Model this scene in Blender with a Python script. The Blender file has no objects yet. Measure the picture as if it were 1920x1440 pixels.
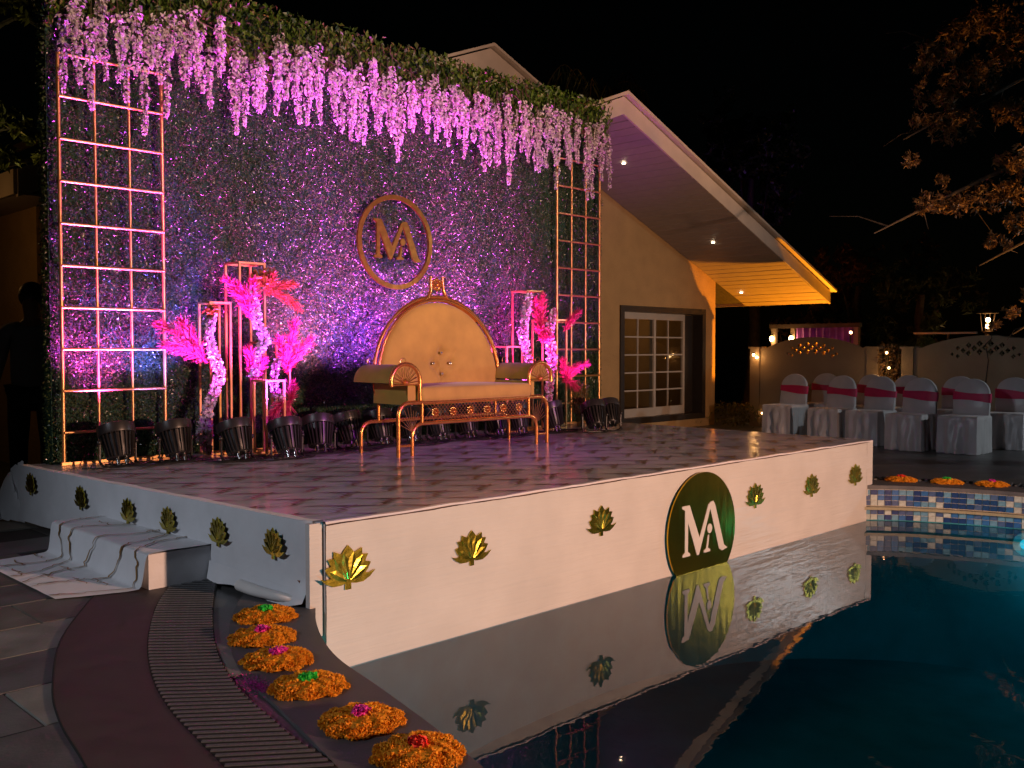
import bpy, bmesh, math, random
import numpy as np
from mathutils import Vector, Matrix

PI = math.pi
R = math.radians
random.seed(7)
rng = np.random.default_rng(11)
scn = bpy.context.scene
COL = scn.collection

# ------------------------------------------------------------------ camera
cam = bpy.data.cameras.new('camera')
cam.sensor_width = 36.0
cam.lens = 33.75
cam.clip_start = 0.05
cam.clip_end = 400.0
cam_ob = bpy.data.objects.new('camera', cam)
COL.objects.link(cam_ob)
cam_ob.location = (0, 0, 1.25)
cam_ob.rotation_euler = (PI / 2 - math.atan(65 / 1800), 0, 0)
scn.camera = cam_ob

# ------------------------------------------------------------------ night sky, moon, exposure
wd = bpy.data.worlds.new('World')
scn.world = wd
wd.use_nodes = True
nt = wd.node_tree
nt.nodes.clear()
sky = nt.nodes.new('ShaderNodeTexSky')
sky.sky_type = 'NISHITA'
sky.sun_disc = False
sky.sun_elevation = R(4)
sky.sun_rotation = R(200)
bg = nt.nodes.new('ShaderNodeBackground')
bg.inputs['Strength'].default_value = 0.00015
wo = nt.nodes.new('ShaderNodeOutputWorld')
nt.links.new(sky.outputs[0], bg.inputs['Color'])
nt.links.new(bg.outputs[0], wo.inputs['Surface'])
sun = bpy.data.lights.new('moon', 'SUN')
sun.energy = 0.004
sun.angle = R(0.5)
sun.color = (0.75, 0.85, 1.0)
sun_ob = bpy.data.objects.new('moon', sun)
COL.objects.link(sun_ob)
sun_ob.rotation_euler = (R(50), 0, R(-40))

scn.view_settings.view_transform = 'Standard'
scn.view_settings.look = 'None'
scn.view_settings.exposure = 0.0
scn.view_settings.gamma = 1.0
scn.view_settings.use_curve_mapping = False
scn.render.engine = 'CYCLES'
cy = scn.cycles
cy.use_denoising = True
cy.max_bounces = 8
cy.diffuse_bounces = 3
cy.glossy_bounces = 4
cy.transmission_bounces = 4
cy.transparent_max_bounces = 12
cy.caustics_reflective = False
cy.caustics_refractive = False
cy.sample_clamp_indirect = 3.0
cy.use_light_tree = True

# ------------------------------------------------------------------ site frame: u along the backdrop, v out of it
S2 = 2 ** -0.5
OX, OY = -3.2915, 6.8638
RZ = PI / 4
ST = 0.42                      # stage top
WL = -0.31                     # water level


def W(u, v, z=0.0):
    return Vector((OX + S2 * (u + v), OY + S2 * (u - v), z))


def light(name, kind, loc, target, power, color, size=0.1, angle=60, blend=0.4, parent=None):
    l = bpy.data.lights.new(name, kind)
    l.energy = power
    l.color = color
    if kind == 'SPOT':
        l.spot_size = R(angle)
        l.spot_blend = blend
    l.shadow_soft_size = size
    o = bpy.data.objects.new(name, l)
    COL.objects.link(o)
    o.location = loc
    if target is not None:
        d = Vector(target) - Vector(loc)
        o.rotation_euler = d.to_track_quat('-Z', 'Y').to_euler()
    if parent is not None:
        o.parent = parent
    return o


# warm floodlight across the pool, cool fill added behind the viewer, white lamp on the right deck, amber lamp behind the garden wall
light('flood_key', 'SPOT', W(2.7, 11.2, 1.35), W(2.0, 0, 1.3), 3000, (1.0, 0.555, 0.365), 0.10, 82, 0.4)
light('added_garland_spot', 'SPOT', W(3.0, 9.6, 4.4), W(3.0, 0, 3.9), 1300, (1.0, 0.64, 0.50), 0.08, 40, 0.6)  # extra warm spot added to brighten the wisteria
light('flood_pink', 'SPOT', W(3.4, 10.6, 3.3), W(2.9, 0, 1.85), 1450, (0.68, 0.05, 0.95), 0.06, 27, 0.45)
light('added_cool_fill', 'SPOT', (-6.2, -0.5, 4.2), W(-0.1, 3.6, 0.2), 680, (0.82, 0.88, 1.0), 0.3, 58, 0.75)  # added fill, stands in for cool ambient light
light('flood_white', 'SPOT', W(12.2, 7.6, 2.27), W(8.0, 3.0, 0.2), 320, (0.85, 0.95, 1.0), 0.10, 85, 0.6)
light('flood_amber', 'SPOT', W(12.35, 0.10, 0.12), W(11.2, -0.9, 2.3), 950, (1.0, 0.32, 0.012), 0.03, 84, 0.2)
light('flood_tree', 'SPOT', (6.6, 8.6, 0.3), (5.2, 10.2, 4.2), 650, (1.0, 0.40, 0.07), 0.05, 80, 0.7)
light('added_violet_spot', 'SPOT', (4.6, 19.0, 2.0), (5.2, 21.0, 5.0), 40, (0.35, 0.12, 1.0), 0.05, 70, 0.7)  # spot added to tint the dark tree violet, not spill from other lamps
light('added_left_tree_spot', 'SPOT', (-4.9, 7.0, 1.9), (-4.0, 7.9, 3.4), 34, (1.0, 0.85, 0.30), 0.05, 60, 0.7)  # unseen spot added so the left tree's leaves show
light('porch_lamp', 'POINT', W(-0.35, -2.8, 2.35), None, 5, (1.0, 0.48, 0.14), 0.08)


# ------------------------------------------------------------------ materials
def mat(name, col, rough=0.5, metal=0.0, var=0.15, vscale=6.0, bump=0.0, bscale=40.0, spec=0.5,
        col2=None, emit=None, estr=0.0, island=False, trans=0.0, coat=0.0, bstretch=None, sheen=0.0, rvar=0.0):
    m = bpy.data.materials.new(name)
    m.use_nodes = True
    t = m.node_tree
    b = t.nodes['Principled BSDF']
    out = t.nodes['Material Output']
    b.inputs['Roughness'].default_value = rough
    b.inputs['Metallic'].default_value = metal
    b.inputs['Specular IOR Level'].default_value = spec
    b.inputs['Coat Weight'].default_value = coat
    b.inputs['Sheen Weight'].default_value = sheen
    tc = t.nodes.new('ShaderNodeTexCoord')
    c1 = tuple(max(0, c * (1 - var)) for c in col) + (1,)
    c2 = (tuple(col2) if col2 else tuple(min(1, c * (1 + var)) for c in col)) + (1,)
    mix = t.nodes.new('ShaderNodeMix')
    mix.data_type = 'RGBA'
    mix.inputs[6].default_value = c1
    mix.inputs[7].default_value = c2
    if island:
        geo = t.nodes.new('ShaderNodeNewGeometry')
        t.links.new(geo.outputs['Random Per Island'], mix.inputs[0])
    else:
        nz = t.nodes.new('ShaderNodeTexNoise')
        nz.inputs['Scale'].default_value = vscale
        nz.inputs['Detail'].default_value = 5
        t.links.new(tc.outputs['Object'], nz.inputs['Vector'])
        rp = t.nodes.new('ShaderNodeMapRange')
        rp.inputs['From Min'].default_value = 0.3
        rp.inputs['From Max'].default_value = 0.7
        t.links.new(nz.outputs[0], rp.inputs[0])
        t.links.new(rp.outputs[0], mix.inputs[0])
        if rvar:
            rr = t.nodes.new('ShaderNodeMapRange')
            rr.inputs['To Min'].default_value = max(0.02, rough - rvar)
            rr.inputs['To Max'].default_value = rough + rvar
            t.links.new(rp.outputs[0], rr.inputs[0])
            t.links.new(rr.outputs[0], b.inputs['Roughness'])
    t.links.new(mix.outputs[2], b.inputs['Base Color'])
    if bump:
        bn = t.nodes.new('ShaderNodeTexNoise')
        bn.inputs['Scale'].default_value = bscale
        bn.inputs['Detail'].default_value = 3
        if bstretch:
            mp = t.nodes.new('ShaderNodeMapping')
            mp.inputs['Scale'].default_value = bstretch
            t.links.new(tc.outputs['Object'], mp.inputs[0])
            t.links.new(mp.outputs[0], bn.inputs['Vector'])
        else:
            t.links.new(tc.outputs['Object'], bn.inputs['Vector'])
        bp = t.nodes.new('ShaderNodeBump')
        bp.inputs['Strength'].default_value = bump
        bp.inputs['Distance'].default_value = 0.02
        t.links.new(bn.outputs[0], bp.inputs['Height'])
        t.links.new(bp.outputs[0], b.inputs['Normal'])
    if emit:
        b.inputs['Emission Color'].default_value = tuple(emit) + (1,)
        b.inputs['Emission Strength'].default_value = estr
    if trans:
        tr = t.nodes.new('ShaderNodeBsdfTranslucent')
        t.links.new(mix.outputs[2], tr.inputs['Color'])
        ms = t.nodes.new('ShaderNodeMixShader')
        ms.inputs[0].default_value = trans
        t.links.new(b.outputs[0], ms.inputs[1])
        t.links.new(tr.outputs[0], ms.inputs[2])
        t.links.new(ms.outputs[0], out.inputs['Surface'])
    return m


def water_mat():
    m = bpy.data.materials.new('pool_water')
    m.use_nodes = True
    t = m.node_tree
    t.nodes.clear()
    out = t.nodes.new('ShaderNodeOutputMaterial')
    tr = t.nodes.new('ShaderNodeBsdfTransparent')
    tr.inputs[0].default_value = (0.28, 0.80, 0.86, 1)
    gl = t.nodes.new('ShaderNodeBsdfGlossy')
    gl.inputs['Roughness'].default_value = 0.0
    gl.inputs['Color'].default_value = (1, 1, 1, 1)
    fr = t.nodes.new('ShaderNodeFresnel')
    fr.inputs['IOR'].default_value = 1.36
    tc = t.nodes.new('ShaderNodeTexCoord')
    nz = t.nodes.new('ShaderNodeTexNoise')
    nz.inputs['Scale'].default_value = 5.0
    nz.inputs['Detail'].default_value = 3
    t.links.new(tc.outputs['Object'], nz.inputs['Vector'])
    bp = t.nodes.new('ShaderNodeBump')
    bp.inputs['Strength'].default_value = 0.03
    bp.inputs['Distance'].default_value = 0.02
    t.links.new(nz.outputs[0], bp.inputs['Height'])
    for n in (gl, fr):
        t.links.new(bp.outputs[0], n.inputs['Normal'])
    ms = t.nodes.new('ShaderNodeMixShader')
    t.links.new(fr.outputs[0], ms.inputs[0])
    t.links.new(tr.outputs[0], ms.inputs[1])
    t.links.new(gl.outputs[0], ms.inputs[2])
    t.links.new(ms.outputs[0], out.inputs['Surface'])
    return m


def glass_mat():
    m = bpy.data.materials.new('window_glass')
    m.use_nodes = True
    t = m.node_tree
    t.nodes.clear()
    out = t.nodes.new('ShaderNodeOutputMaterial')
    tr = t.nodes.new('ShaderNodeBsdfTransparent')
    tr.inputs[0].default_value = (0.75, 0.78, 0.78, 1)
    gl = t.nodes.new('ShaderNodeBsdfGlossy')
    gl.inputs['Roughness'].default_value = 0.02
    fr = t.nodes.new('ShaderNodeLayerWeight')
    fr.inputs['Blend'].default_value = 0.5
    pw = t.nodes.new('ShaderNodeMath')
    pw.operation = 'POWER'
    pw.inputs[1].default_value = 4.0
    t.links.new(fr.outputs['Facing'], pw.inputs[0])
    mr = t.nodes.new('ShaderNodeMapRange')
    mr.inputs['To Min'].default_value = 0.03
    mr.inputs['To Max'].default_value = 0.7
    t.links.new(pw.outputs[0], mr.inputs[0])
    ms = t.nodes.new('ShaderNodeMixShader')
    t.links.new(mr.outputs[0], ms.inputs[0])
    t.links.new(tr.outputs[0], ms.inputs[1])
    t.links.new(gl.outputs[0], ms.inputs[2])
    t.links.new(ms.outputs[0], out.inputs['Surface'])
    return m


M = {}
M['deck'] = mat('grey_deck_stone', (0.075, 0.075, 0.075), 0.38, var=0.25, vscale=2.5, bump=0.08, bscale=60, rvar=0.1)
M['slab_a'] = mat('dark_slab', (0.075, 0.079, 0.079), 0.58, var=0.3, vscale=4, bump=0.12, bscale=50, rvar=0.1)
M['slab_b'] = mat('light_slab', (0.17, 0.17, 0.15), 0.58, var=0.3, vscale=5, bump=0.12, bscale=50, rvar=0.1)
M['slab_c'] = mat('brown_slab', (0.105, 0.10, 0.086), 0.58, var=0.3, vscale=4, bump=0.12, bscale=50, rvar=0.1)
M['maroon'] = mat('maroon_stone', (0.060, 0.043, 0.043), 0.62, var=0.2, vscale=9, bump=0.06, bscale=120, rvar=0.08, spec=0.25)
M['coping'] = mat('coping_stone', (0.085, 0.082, 0.088), 0.58, var=0.22, vscale=7, bump=0.08, bscale=90, rvar=0.1)
M['black'] = mat('drain_black', (0.006, 0.006, 0.006), 0.8)
M['grate'] = mat('grate_plastic', (0.088, 0.092, 0.098), 0.5, var=0.2, vscale=20, bump=0.05, bscale=100)
M['basin'] = mat('pool_basin', (0.04, 0.28, 0.33), 0.6, var=0.2, vscale=3)
M['grout'] = mat('pool_grout', (0.42, 0.38, 0.30), 0.7, var=0.15, vscale=30)
M['water'] = water_mat()
M['ledge'] = mat('pool_ledge', (0.30, 0.26, 0.16), 0.5)
M['tiles'] = [mat('mosaic_%s' % n, c, 0.32, var=0.25, vscale=30) for n, c in (
    ('navy', (0.012, 0.03, 0.13)), ('blue', (0.03, 0.11, 0.30)), ('sky', (0.12, 0.25, 0.36)),
    ('pale', (0.42, 0.45, 0.42)), ('slate', (0.06, 0.09, 0.20)))]
M['vinyl'] = mat('white_stage_vinyl', (0.72, 0.67, 0.70), 0.17, var=0.06, vscale=2, bump=0.10, bscale=3, bstretch=(1, 5, 1), rvar=0.05)
M['panel'] = mat('white_panel_vinyl', (0.62, 0.58, 0.55), 0.21, var=0.06, vscale=3, bump=0.22, bscale=5, bstretch=(0.6, 1, 7))
M['cloth'] = mat('white_cloth', (0.66, 0.67, 0.70), 0.55, var=0.07, vscale=5, bump=0.25, bscale=9, sheen=0.2)
M['vein'] = mat('gold_print', (0.13, 0.065, 0.015), 0.4, metal=0.1, var=0.35, vscale=12)
M['vein_step'] = mat('gold_thread', (0.26, 0.135, 0.03), 0.4, metal=0.2, var=0.35, vscale=12)
M['veindark'] = mat('brown_print', (0.075, 0.038, 0.03), 0.4, metal=0.0, var=0.35, vscale=9)
M['foil'] = mat('gold_foil', (0.66, 0.54, 0.07), 0.25, metal=1.0, var=0.25, vscale=8, bump=0.30, bscale=9)
M['foil_flat'] = mat('gold_mirror_acrylic', (0.66, 0.42, 0.03), 0.22, metal=1.0, var=0.3, vscale=3, bump=0.16, bscale=5, bstretch=(2.5, 1, 0.6))
M['letter'] = mat('white_letter', (0.62, 0.58, 0.55), 0.35, var=0.05)
M['sign_gold'] = mat('brushed_gold', (0.62, 0.34, 0.06), 0.28, metal=1.0, var=0.2, vscale=20)
M['gold_bar'] = mat('gold_painted_bar', (0.80, 0.42, 0.16), 0.33, metal=0.75, var=0.18, vscale=14)
M['brass'] = mat('orange_brass', (0.86, 0.36, 0.09), 0.24, metal=0.85, var=0.12, vscale=20)
M['wire'] = mat('thin_wire', (0.62, 0.34, 0.14), 0.3, metal=0.8)
M['velvet'] = mat('gold_velvet', (0.47, 0.315, 0.055), 0.72, var=0.14, vscale=5, bump=0.15, bscale=12, sheen=0.35, spec=0.2)
M['crystal'] = mat('crystal_button', (0.8, 0.75, 0.6), 0.1, metal=0.8)
M['leaf_box'] = mat('boxwood_leaf', (0.028, 0.062, 0.018), 0.28, var=0.6, island=True, col2=(0.085, 0.13, 0.04), spec=0.75)
M['backing'] = mat('green_backing', (0.010, 0.060, 0.035), 0.7, var=0.3, vscale=30, bump=0.5, bscale=90)
M['leaf_vine'] = mat('vine_leaf', (0.03, 0.10, 0.014), 0.4, var=0.5, island=True, col2=(0.15, 0.25, 0.028), trans=0.2)
M['stem'] = mat('vine_stem', (0.09, 0.07, 0.025), 0.7, var=0.3)
M['petal'] = mat('wisteria_petal', (0.70, 0.58, 0.60), 0.55, var=0.25, island=True, col2=(0.97, 0.92, 0.85), trans=0.12)
M['white_flower'] = mat('white_orchid', (0.80, 0.74, 0.78), 0.55, var=0.1, island=True, col2=(0.9, 0.82, 0.86), trans=0.2)
M['pink_flower'] = mat('pink_orchid', (0.70, 0.12, 0.30), 0.6, var=0.2, island=True, col2=(0.85, 0.45, 0.6), trans=0.2)
M['pampas'] = mat('pink_pampas', (0.62, 0.03, 0.12), 0.7, var=0.3, island=True, col2=(0.85, 0.08, 0.20), trans=0.3)
M['pampas_red'] = mat('rust_pampas', (0.42, 0.05, 0.03), 0.7, var=0.3, island=True, col2=(0.55, 0.14, 0.03), trans=0.3)
M['autumn'] = mat('autumn_leaf', (0.30, 0.06, 0.02), 0.5, var=0.4, island=True, col2=(0.42, 0.22, 0.03), trans=0.2)
M['dry'] = mat('dry_gold_leaf', (0.16, 0.12, 0.02), 0.5, var=0.4, island=True, col2=(0.30, 0.17, 0.03), trans=0.2)
M['black_metal'] = mat('black_metal', (0.034, 0.031, 0.033), 0.36, metal=0.3, var=0.3, vscale=12)
M['black_rubber'] = mat('black_rubber', (0.012, 0.012, 0.012), 0.5)
M['chrome'] = mat('connector_chrome', (0.6, 0.6, 0.6), 0.2, metal=1.0)
M['stucco'] = mat('cream_stucco', (0.36, 0.235, 0.10), 0.85, var=0.10, vscale=4, bump=0.6, bscale=45)
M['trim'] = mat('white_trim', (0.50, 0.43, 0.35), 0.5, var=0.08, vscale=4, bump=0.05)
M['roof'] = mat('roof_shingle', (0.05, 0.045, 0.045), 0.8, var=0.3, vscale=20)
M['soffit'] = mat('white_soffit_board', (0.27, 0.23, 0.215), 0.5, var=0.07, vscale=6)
M['darkframe'] = mat('dark_bronze_frame', (0.022, 0.017, 0.013), 0.45, var=0.2)
M['upvc'] = mat('white_window_frame', (0.36, 0.33, 0.28), 0.4, var=0.06)
M['glass'] = glass_mat()
M['curtain'] = mat('amber_curtain', (0.48, 0.26, 0.05), 0.8, var=0.2, vscale=4)
M['room'] = mat('room_wall', (0.15, 0.10, 0.07), 0.8, var=0.2)
M['satin'] = mat('white_satin', (0.52, 0.50, 0.51), 0.34, var=0.08, vscale=6, bump=0.15, bscale=10, sheen=0.3)
M['sash'] = mat('crimson_sash', (0.52, 0.010, 0.085), 0.5, var=0.12, vscale=10, bump=0.1, bscale=30)
M['gwall'] = mat('cream_garden_wall', (0.36, 0.27, 0.17), 0.8, var=0.12, vscale=2.5, bump=0.3, bscale=60)
M['bulb'] = mat('warm_bulb', (1, 0.7, 0.4), 0.4, emit=(1.0, 0.50, 0.20), estr=14)
M['bulb_hot'] = mat('lantern_flame', (1, 0.8, 0.5), 0.4, emit=(1.0, 0.58, 0.24), estr=22)
M['down'] = mat('downlight', (1, 0.9, 0.7), 0.4, emit=(1.0, 0.78, 0.5), estr=16)
M['poolglow'] = mat('pool_lamp', (0.4, 0.9, 1), 0.4, emit=(0.06, 0.65, 0.85), estr=0.9)
M['marigold'] = mat('marigold', (0.85, 0.30, 0.008), 0.7, var=0.15, island=True, col2=(0.95, 0.44, 0.015), trans=0.2)
M['c_green'] = mat('green_petal', (0.03, 0.62, 0.06), 0.6, var=0.3, island=True, trans=0.1)
M['c_pink'] = mat('magenta_petal', (0.75, 0.04, 0.42), 0.6, var=0.3, island=True, trans=0.1)
M['c_red'] = mat('red_petal', (0.72, 0.03, 0.015), 0.6, var=0.3, island=True, trans=0.1)
M['bark'] = mat('bark', (0.055, 0.04, 0.028), 0.85, var=0.35, vscale=12, bump=0.5, bscale=30)
M['leaf_tree'] = mat('dark_tree_leaf', (0.035, 0.06, 0.018), 0.45, var=0.5, island=True, col2=(0.08, 0.11, 0.03), trans=0.2)
M['leaf_lit'] = mat('olive_tree_leaf', (0.10, 0.11, 0.018), 0.45, var=0.5, island=True, col2=(0.2, 0.19, 0.03), trans=0.2)
M['leaf_brown'] = mat('bronze_tree_leaf', (0.10, 0.05, 0.02), 0.5, var=0.5, island=True, col2=(0.26, 0.14, 0.05), trans=0.2)
M['skin'] = mat('skin', (0.26, 0.14, 0.09), 0.55, var=0.06)
M['hair'] = mat('black_hair', (0.010, 0.008, 0.007), 0.5)
M['shirt'] = mat('grey_white_shirt', (0.20, 0.195, 0.19), 0.75, var=0.08, vscale=8, bump=0.3, bscale=14)
M['trouser'] = mat('black_trouser', (0.010, 0.010, 0.012), 0.8, var=0.2)
M['red'] = mat('red_band', (0.45, 0.01, 0.03), 0.4)
M['white'] = mat('white_plastic', (0.7, 0.68, 0.66), 0.4, var=0.06)
M['block'] = mat('brown_block', (0.22, 0.08, 0.03), 0.7, var=0.3)
M['timber'] = mat('dark_timber', (0.09, 0.06, 0.035), 0.6, var=0.3, vscale=10)
M['purplecurtain'] = mat('purple_curtain', (0.35, 0.10, 0.45), 0.8, var=0.3, vscale=6)
M['powder'] = mat('magenta_powder', (0.60, 0.02, 0.35), 0.9, var=0.3, island=True)


# ------------------------------------------------------------------ mesh helpers
class MB:
    def __init__(s):
        s.v = []
        s.f = []

    def add(s, V, F):
        n = len(s.v)
        s.v.extend([tuple(p) for p in V])
        s.f.extend([tuple(i + n for i in f) for f in F])
        return s

    def box(s, c, d, rot=None):
        x, y, z = d[0] / 2, d[1] / 2, d[2] / 2
        P = [Vector(p) for p in ((-x, -y, -z), (x, -y, -z), (x, y, -z), (-x, y, -z), (-x, -y, z), (x, -y, z), (x, y, z), (-x, y, z))]
        if rot is not None:
            P = [rot @ p for p in P]
        c = Vector(c)
        return s.add([p + c for p in P], [(0, 3, 2, 1), (4, 5, 6, 7), (0, 1, 5, 4), (1, 2, 6, 5), (2, 3, 7, 6), (3, 0, 4, 7)])

    def tube(s, pts, r, n=8, closed=False):
        P = [Vector(p) for p in pts]
        k = len(P)
        rr = r if isinstance(r, (list, tuple)) else [r] * k
        V = []
        up = None
        for i in range(k):
            if closed:
                d = P[(i + 1) % k] - P[i - 1]
            else:
                d = P[min(i + 1, k - 1)] - P[max(i - 1, 0)]
            d.normalize()
            if up is None:
                up = Vector((0, 0, 1)) if abs(d.z) < 0.9 else Vector((1, 0, 0))
            a = (up - d * up.dot(d))
            if a.length < 1e-6:
                a = d.orthogonal()
            a.normalize()
            up = a
            b = d.cross(a)
            for j in range(n):
                t = 2 * PI * j / n
                V.append(P[i] + (a * math.cos(t) + b * math.sin(t)) * rr[i])
        F = []
        for i in range(k if closed else k - 1):
            i2 = (i + 1) % k
            for j in range(n):
                j2 = (j + 1) % n
                F.append((i * n + j, i * n + j2, i2 * n + j2, i2 * n + j))
        if not closed:
            F.append(tuple(range(n - 1, -1, -1)))
            F.append(tuple((k - 1) * n + j for j in range(n)))
        return s.add(V, F)

    def lathe(s, prof, n=20, mx=None):
        V = []
        for (r, z) in prof:
            for j in range(n):
                t = 2 * PI * j / n
                p = Vector((r * math.cos(t), r * math.sin(t), z))
                V.append(mx @ p if mx is not None else p)
        F = []
        for i in range(len(prof) - 1):
            for j in range(n):
                j2 = (j + 1) % n
                F.append((i * n + j, i * n + j2, (i + 1) * n + j2, (i + 1) * n + j))
        F.append(tuple(range(n - 1, -1, -1)))
        F.append(tuple((len(prof) - 1) * n + j for j in range(n)))
        return s.add(V, F)

    def prism(s, poly, y0, y1):
        """polygon in x,z extruded along y"""
        k = len(poly)
        V = [(p[0], y0, p[1]) for p in poly] + [(p[0], y1, p[1]) for p in poly]
        F = [tuple(range(k)), tuple(range(2 * k - 1, k - 1, -1))]
        for i in range(k):
            j = (i + 1) % k
            F.append((j, i, i + k, j + k))
        return s.add(V, F)

    def leaves(s, c, d, sd, L, Wd, fold=0.2):
        c, d, sd = np.asarray(c, float), np.asarray(d, float), np.asarray(sd, float)
        d = d / np.linalg.norm(d, axis=1, keepdims=True)
        sd = sd - d * np.sum(sd * d, axis=1, keepdims=True)
        sd = sd / (np.linalg.norm(sd, axis=1, keepdims=True) + 1e-9)
        nn = np.cross(d, sd)
        L = np.broadcast_to(np.asarray(L, float), (len(c),))[:, None]
        Wd = np.broadcast_to(np.asarray(Wd, float), (len(c),))[:, None]
        V = np.stack([c - d * L / 2, c + sd * Wd / 2 + nn * Wd * fold - d * L * 0.06, c + d * L / 2, c - sd * Wd / 2 + nn * Wd * fold - d * L * 0.06], 1).reshape(-1, 3)
        n0 = len(s.v)
        s.v.extend(map(tuple, V.tolist()))
        s.f.extend([(n0 + 4 * i, n0 + 4 * i + 1, n0 + 4 * i + 2, n0 + 4 * i + 3) for i in range(len(c))])
        return s

    def ball(s, c, r, n=8, m=6, sq=1.0):
        V = []
        for i in range(1, m):
            a = PI * i / m
            for j in range(n):
                b = 2 * PI * j / n
                V.append((c[0] + r * math.sin(a) * math.cos(b), c[1] + r * math.sin(a) * math.sin(b), c[2] + sq * r * math.cos(a)))
        V.append((c[0], c[1], c[2] + sq * r))
        V.append((c[0], c[1], c[2] - sq * r))
        F = []
        for i in range(m - 2):
            for j in range(n):
                j2 = (j + 1) % n
                F.append((i * n + j, (i + 1) * n + j, (i + 1) * n + j2, i * n + j2))
        t, b_ = (m - 1) * n, (m - 1) * n + 1
        for j in range(n):
            j2 = (j + 1) % n
            F.append((t, j, j2))
            F.append((b_, (m - 2) * n + j2, (m - 2) * n + j))
        return s.add(V, F)

    def mesh(s, name, m, smooth=False):
        me = bpy.data.meshes.new(name)
        me.from_pydata(s.v, [], s.f)
        me.materials.append(m)
        if smooth:
            me.polygons.foreach_set('use_smooth', [True] * len(me.polygons))
            try:
                me.set_sharp_from_angle(angle=R(50))
            except Exception:
                pass
        me.update()
        return me

    def build(s, name, m, parent=None, smooth=False, loc=None, rotz=None):
        return put(name, s.mesh(name, m, smooth), parent, loc, rotz)


def put(name, me, parent=None, loc=None, rotz=None):
    o = bpy.data.objects.new(name, me)
    COL.objects.link(o)
    if parent is not None:
        o.parent = parent
    if loc is not None:
        o.location = loc
    if rotz is not None:
        o.rotation_euler = (0, 0, rotz)
    return o


def tag(o, label, cat, group=None):
    o['label'] = label
    o['category'] = cat
    if group:
        o['group'] = group
    return o


def struct(o, kind='structure'):
    o['kind'] = kind
    return o


def thing(name, label, cat, loc=(0, 0, 0), rotz=0.0, group=None):
    o = bpy.data.objects.new(name, None)
    o.empty_display_size = 0.1
    COL.objects.link(o)
    o.location = loc
    o.rotation_euler = (0, 0, rotz)
    return tag(o, label, cat, group)


def dup(root, loc, rotz, label=None, group=None):
    r = root.copy()
    COL.objects.link(r)
    r.location = loc
    r.rotation_euler = (0, 0, rotz)
    if label:
        r['label'] = label
    if group:
        r['group'] = group
    for ch in list(root.children):
        c = ch.copy()
        COL.objects.link(c)
        c.parent = r
        for g in ch.children:
            d = g.copy()
            COL.objects.link(d)
            d.parent = c
    return r


def spline(pts, per=8, closed=False):
    P = [np.array(p, float) for p in pts]
    n = len(P)
    out = []
    for i in range(n if closed else n - 1):
        if closed:
            a, b, c, d = P[i - 1], P[i], P[(i + 1) % n], P[(i + 2) % n]
        else:
            a, b, c, d = P[max(i - 1, 0)], P[i], P[i + 1], P[min(i + 2, n - 1)]
        for k in range(per):
            t = k / per
            out.append(0.5 * ((2 * b) + (c - a) * t + (2 * a - 5 * b + 4 * c - d) * t * t + (3 * b - a - 3 * c + d) * t ** 3))
    if not closed:
        out.append(P[-1])
    return out


def resample(pts, n):
    P = np.array(pts)
    d = np.r_[0, np.cumsum(np.linalg.norm(np.diff(P, axis=0), axis=1))]
    t = np.linspace(0, d[-1], n)
    return np.stack([np.interp(t, d, P[:, k]) for k in range(P.shape[1])], 1)


def holed(outer, holes, y0, y1, m, name, parent=None, loc=None, rotz=None):
    """plate in the x,z plane with openings, thickness y0..y1"""
    bm = bmesh.new()
    loops = [outer] + list(holes)
    edges = []
    for lp in loops:
        vs = [bm.verts.new((p[0], y0, p[1])) for p in lp]
        for i in range(len(vs)):
            edges.append(bm.edges.new((vs[i], vs[(i + 1) % len(vs)])))
    bmesh.ops.triangle_fill(bm, use_beauty=True, edges=edges)
    r = bmesh.ops.extrude_face_region(bm, geom=list(bm.faces))
    vs = [e for e in r['geom'] if isinstance(e, bmesh.types.BMVert)]
    bmesh.ops.translate(bm, verts=vs, vec=(0, y1 - y0, 0))
    bmesh.ops.recalc_face_normals(bm, faces=bm.faces)
    me = bpy.data.meshes.new(name)
    bm.to_mesh(me)
    bm.free()
    me.materials.append(m)
    return put(name, me, parent, loc, rotz)


def rand_unit(n):
    v = rng.normal(size=(n, 3))
    return v / np.linalg.norm(v, axis=1, keepdims=True)


def wave(x, seed=0.0):
    return math.sin(x * 7.1 + seed) * 0.5 + math.sin(x * 13.7 + 2.1 * seed) * 0.3 + math.sin(x * 29.3 + 3.7 * seed) * 0.2


# ------------------------------------------------------------------ SETTING: deck, pool, paving
pool_pts = [(-.15, 2.88), (-.28, 3.11), (-.51, 3.48), (-.72, 3.81), (-.86, 4.15), (-.96, 4.55), (-1.0, 5.0), (-.9, 5.6), (-.5, 6.4), (.3, 7.4),
            (1.3, 8.3), (2.4, 8.72), (3.31, 8.72), (3.83, 8.59), (4.43, 8.27), (5.2, 7.6), (6.0, 6.5), (6.45, 5), (6.45, 3.2), (6.1, 1.4),
            (5.2, -.2), (3.6, -1.2), (2.2, -1.1), (1.25, -.3), (.75, .8), (.35, 1.9), (.08, 2.45)]
pool = [tuple(p) for p in spline(pool_pts, 6, True)]
NP = len(pool)


def offset(poly, d):
    out = []
    n = len(poly)
    for i in range(n):
        a, b = np.array(poly[i - 1]), np.array(poly[(i + 1) % n])
        t = (b - a) / np.linalg.norm(b - a)
        out.append((poly[i][0] - t[1] * d, poly[i][1] + t[0] * d))
    return out


def inner_test():
    a = sum(pool[i][0] * pool[(i + 1) % NP][1] - pool[(i + 1) % NP][0] * pool[i][1] for i in range(NP))
    return a


SG = 1.0 if inner_test() < 0 else -1.0        # outward offset sign
pool_out = offset(pool, SG * 0.36)
pool_in = offset(pool, -SG * 0.02)

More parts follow.
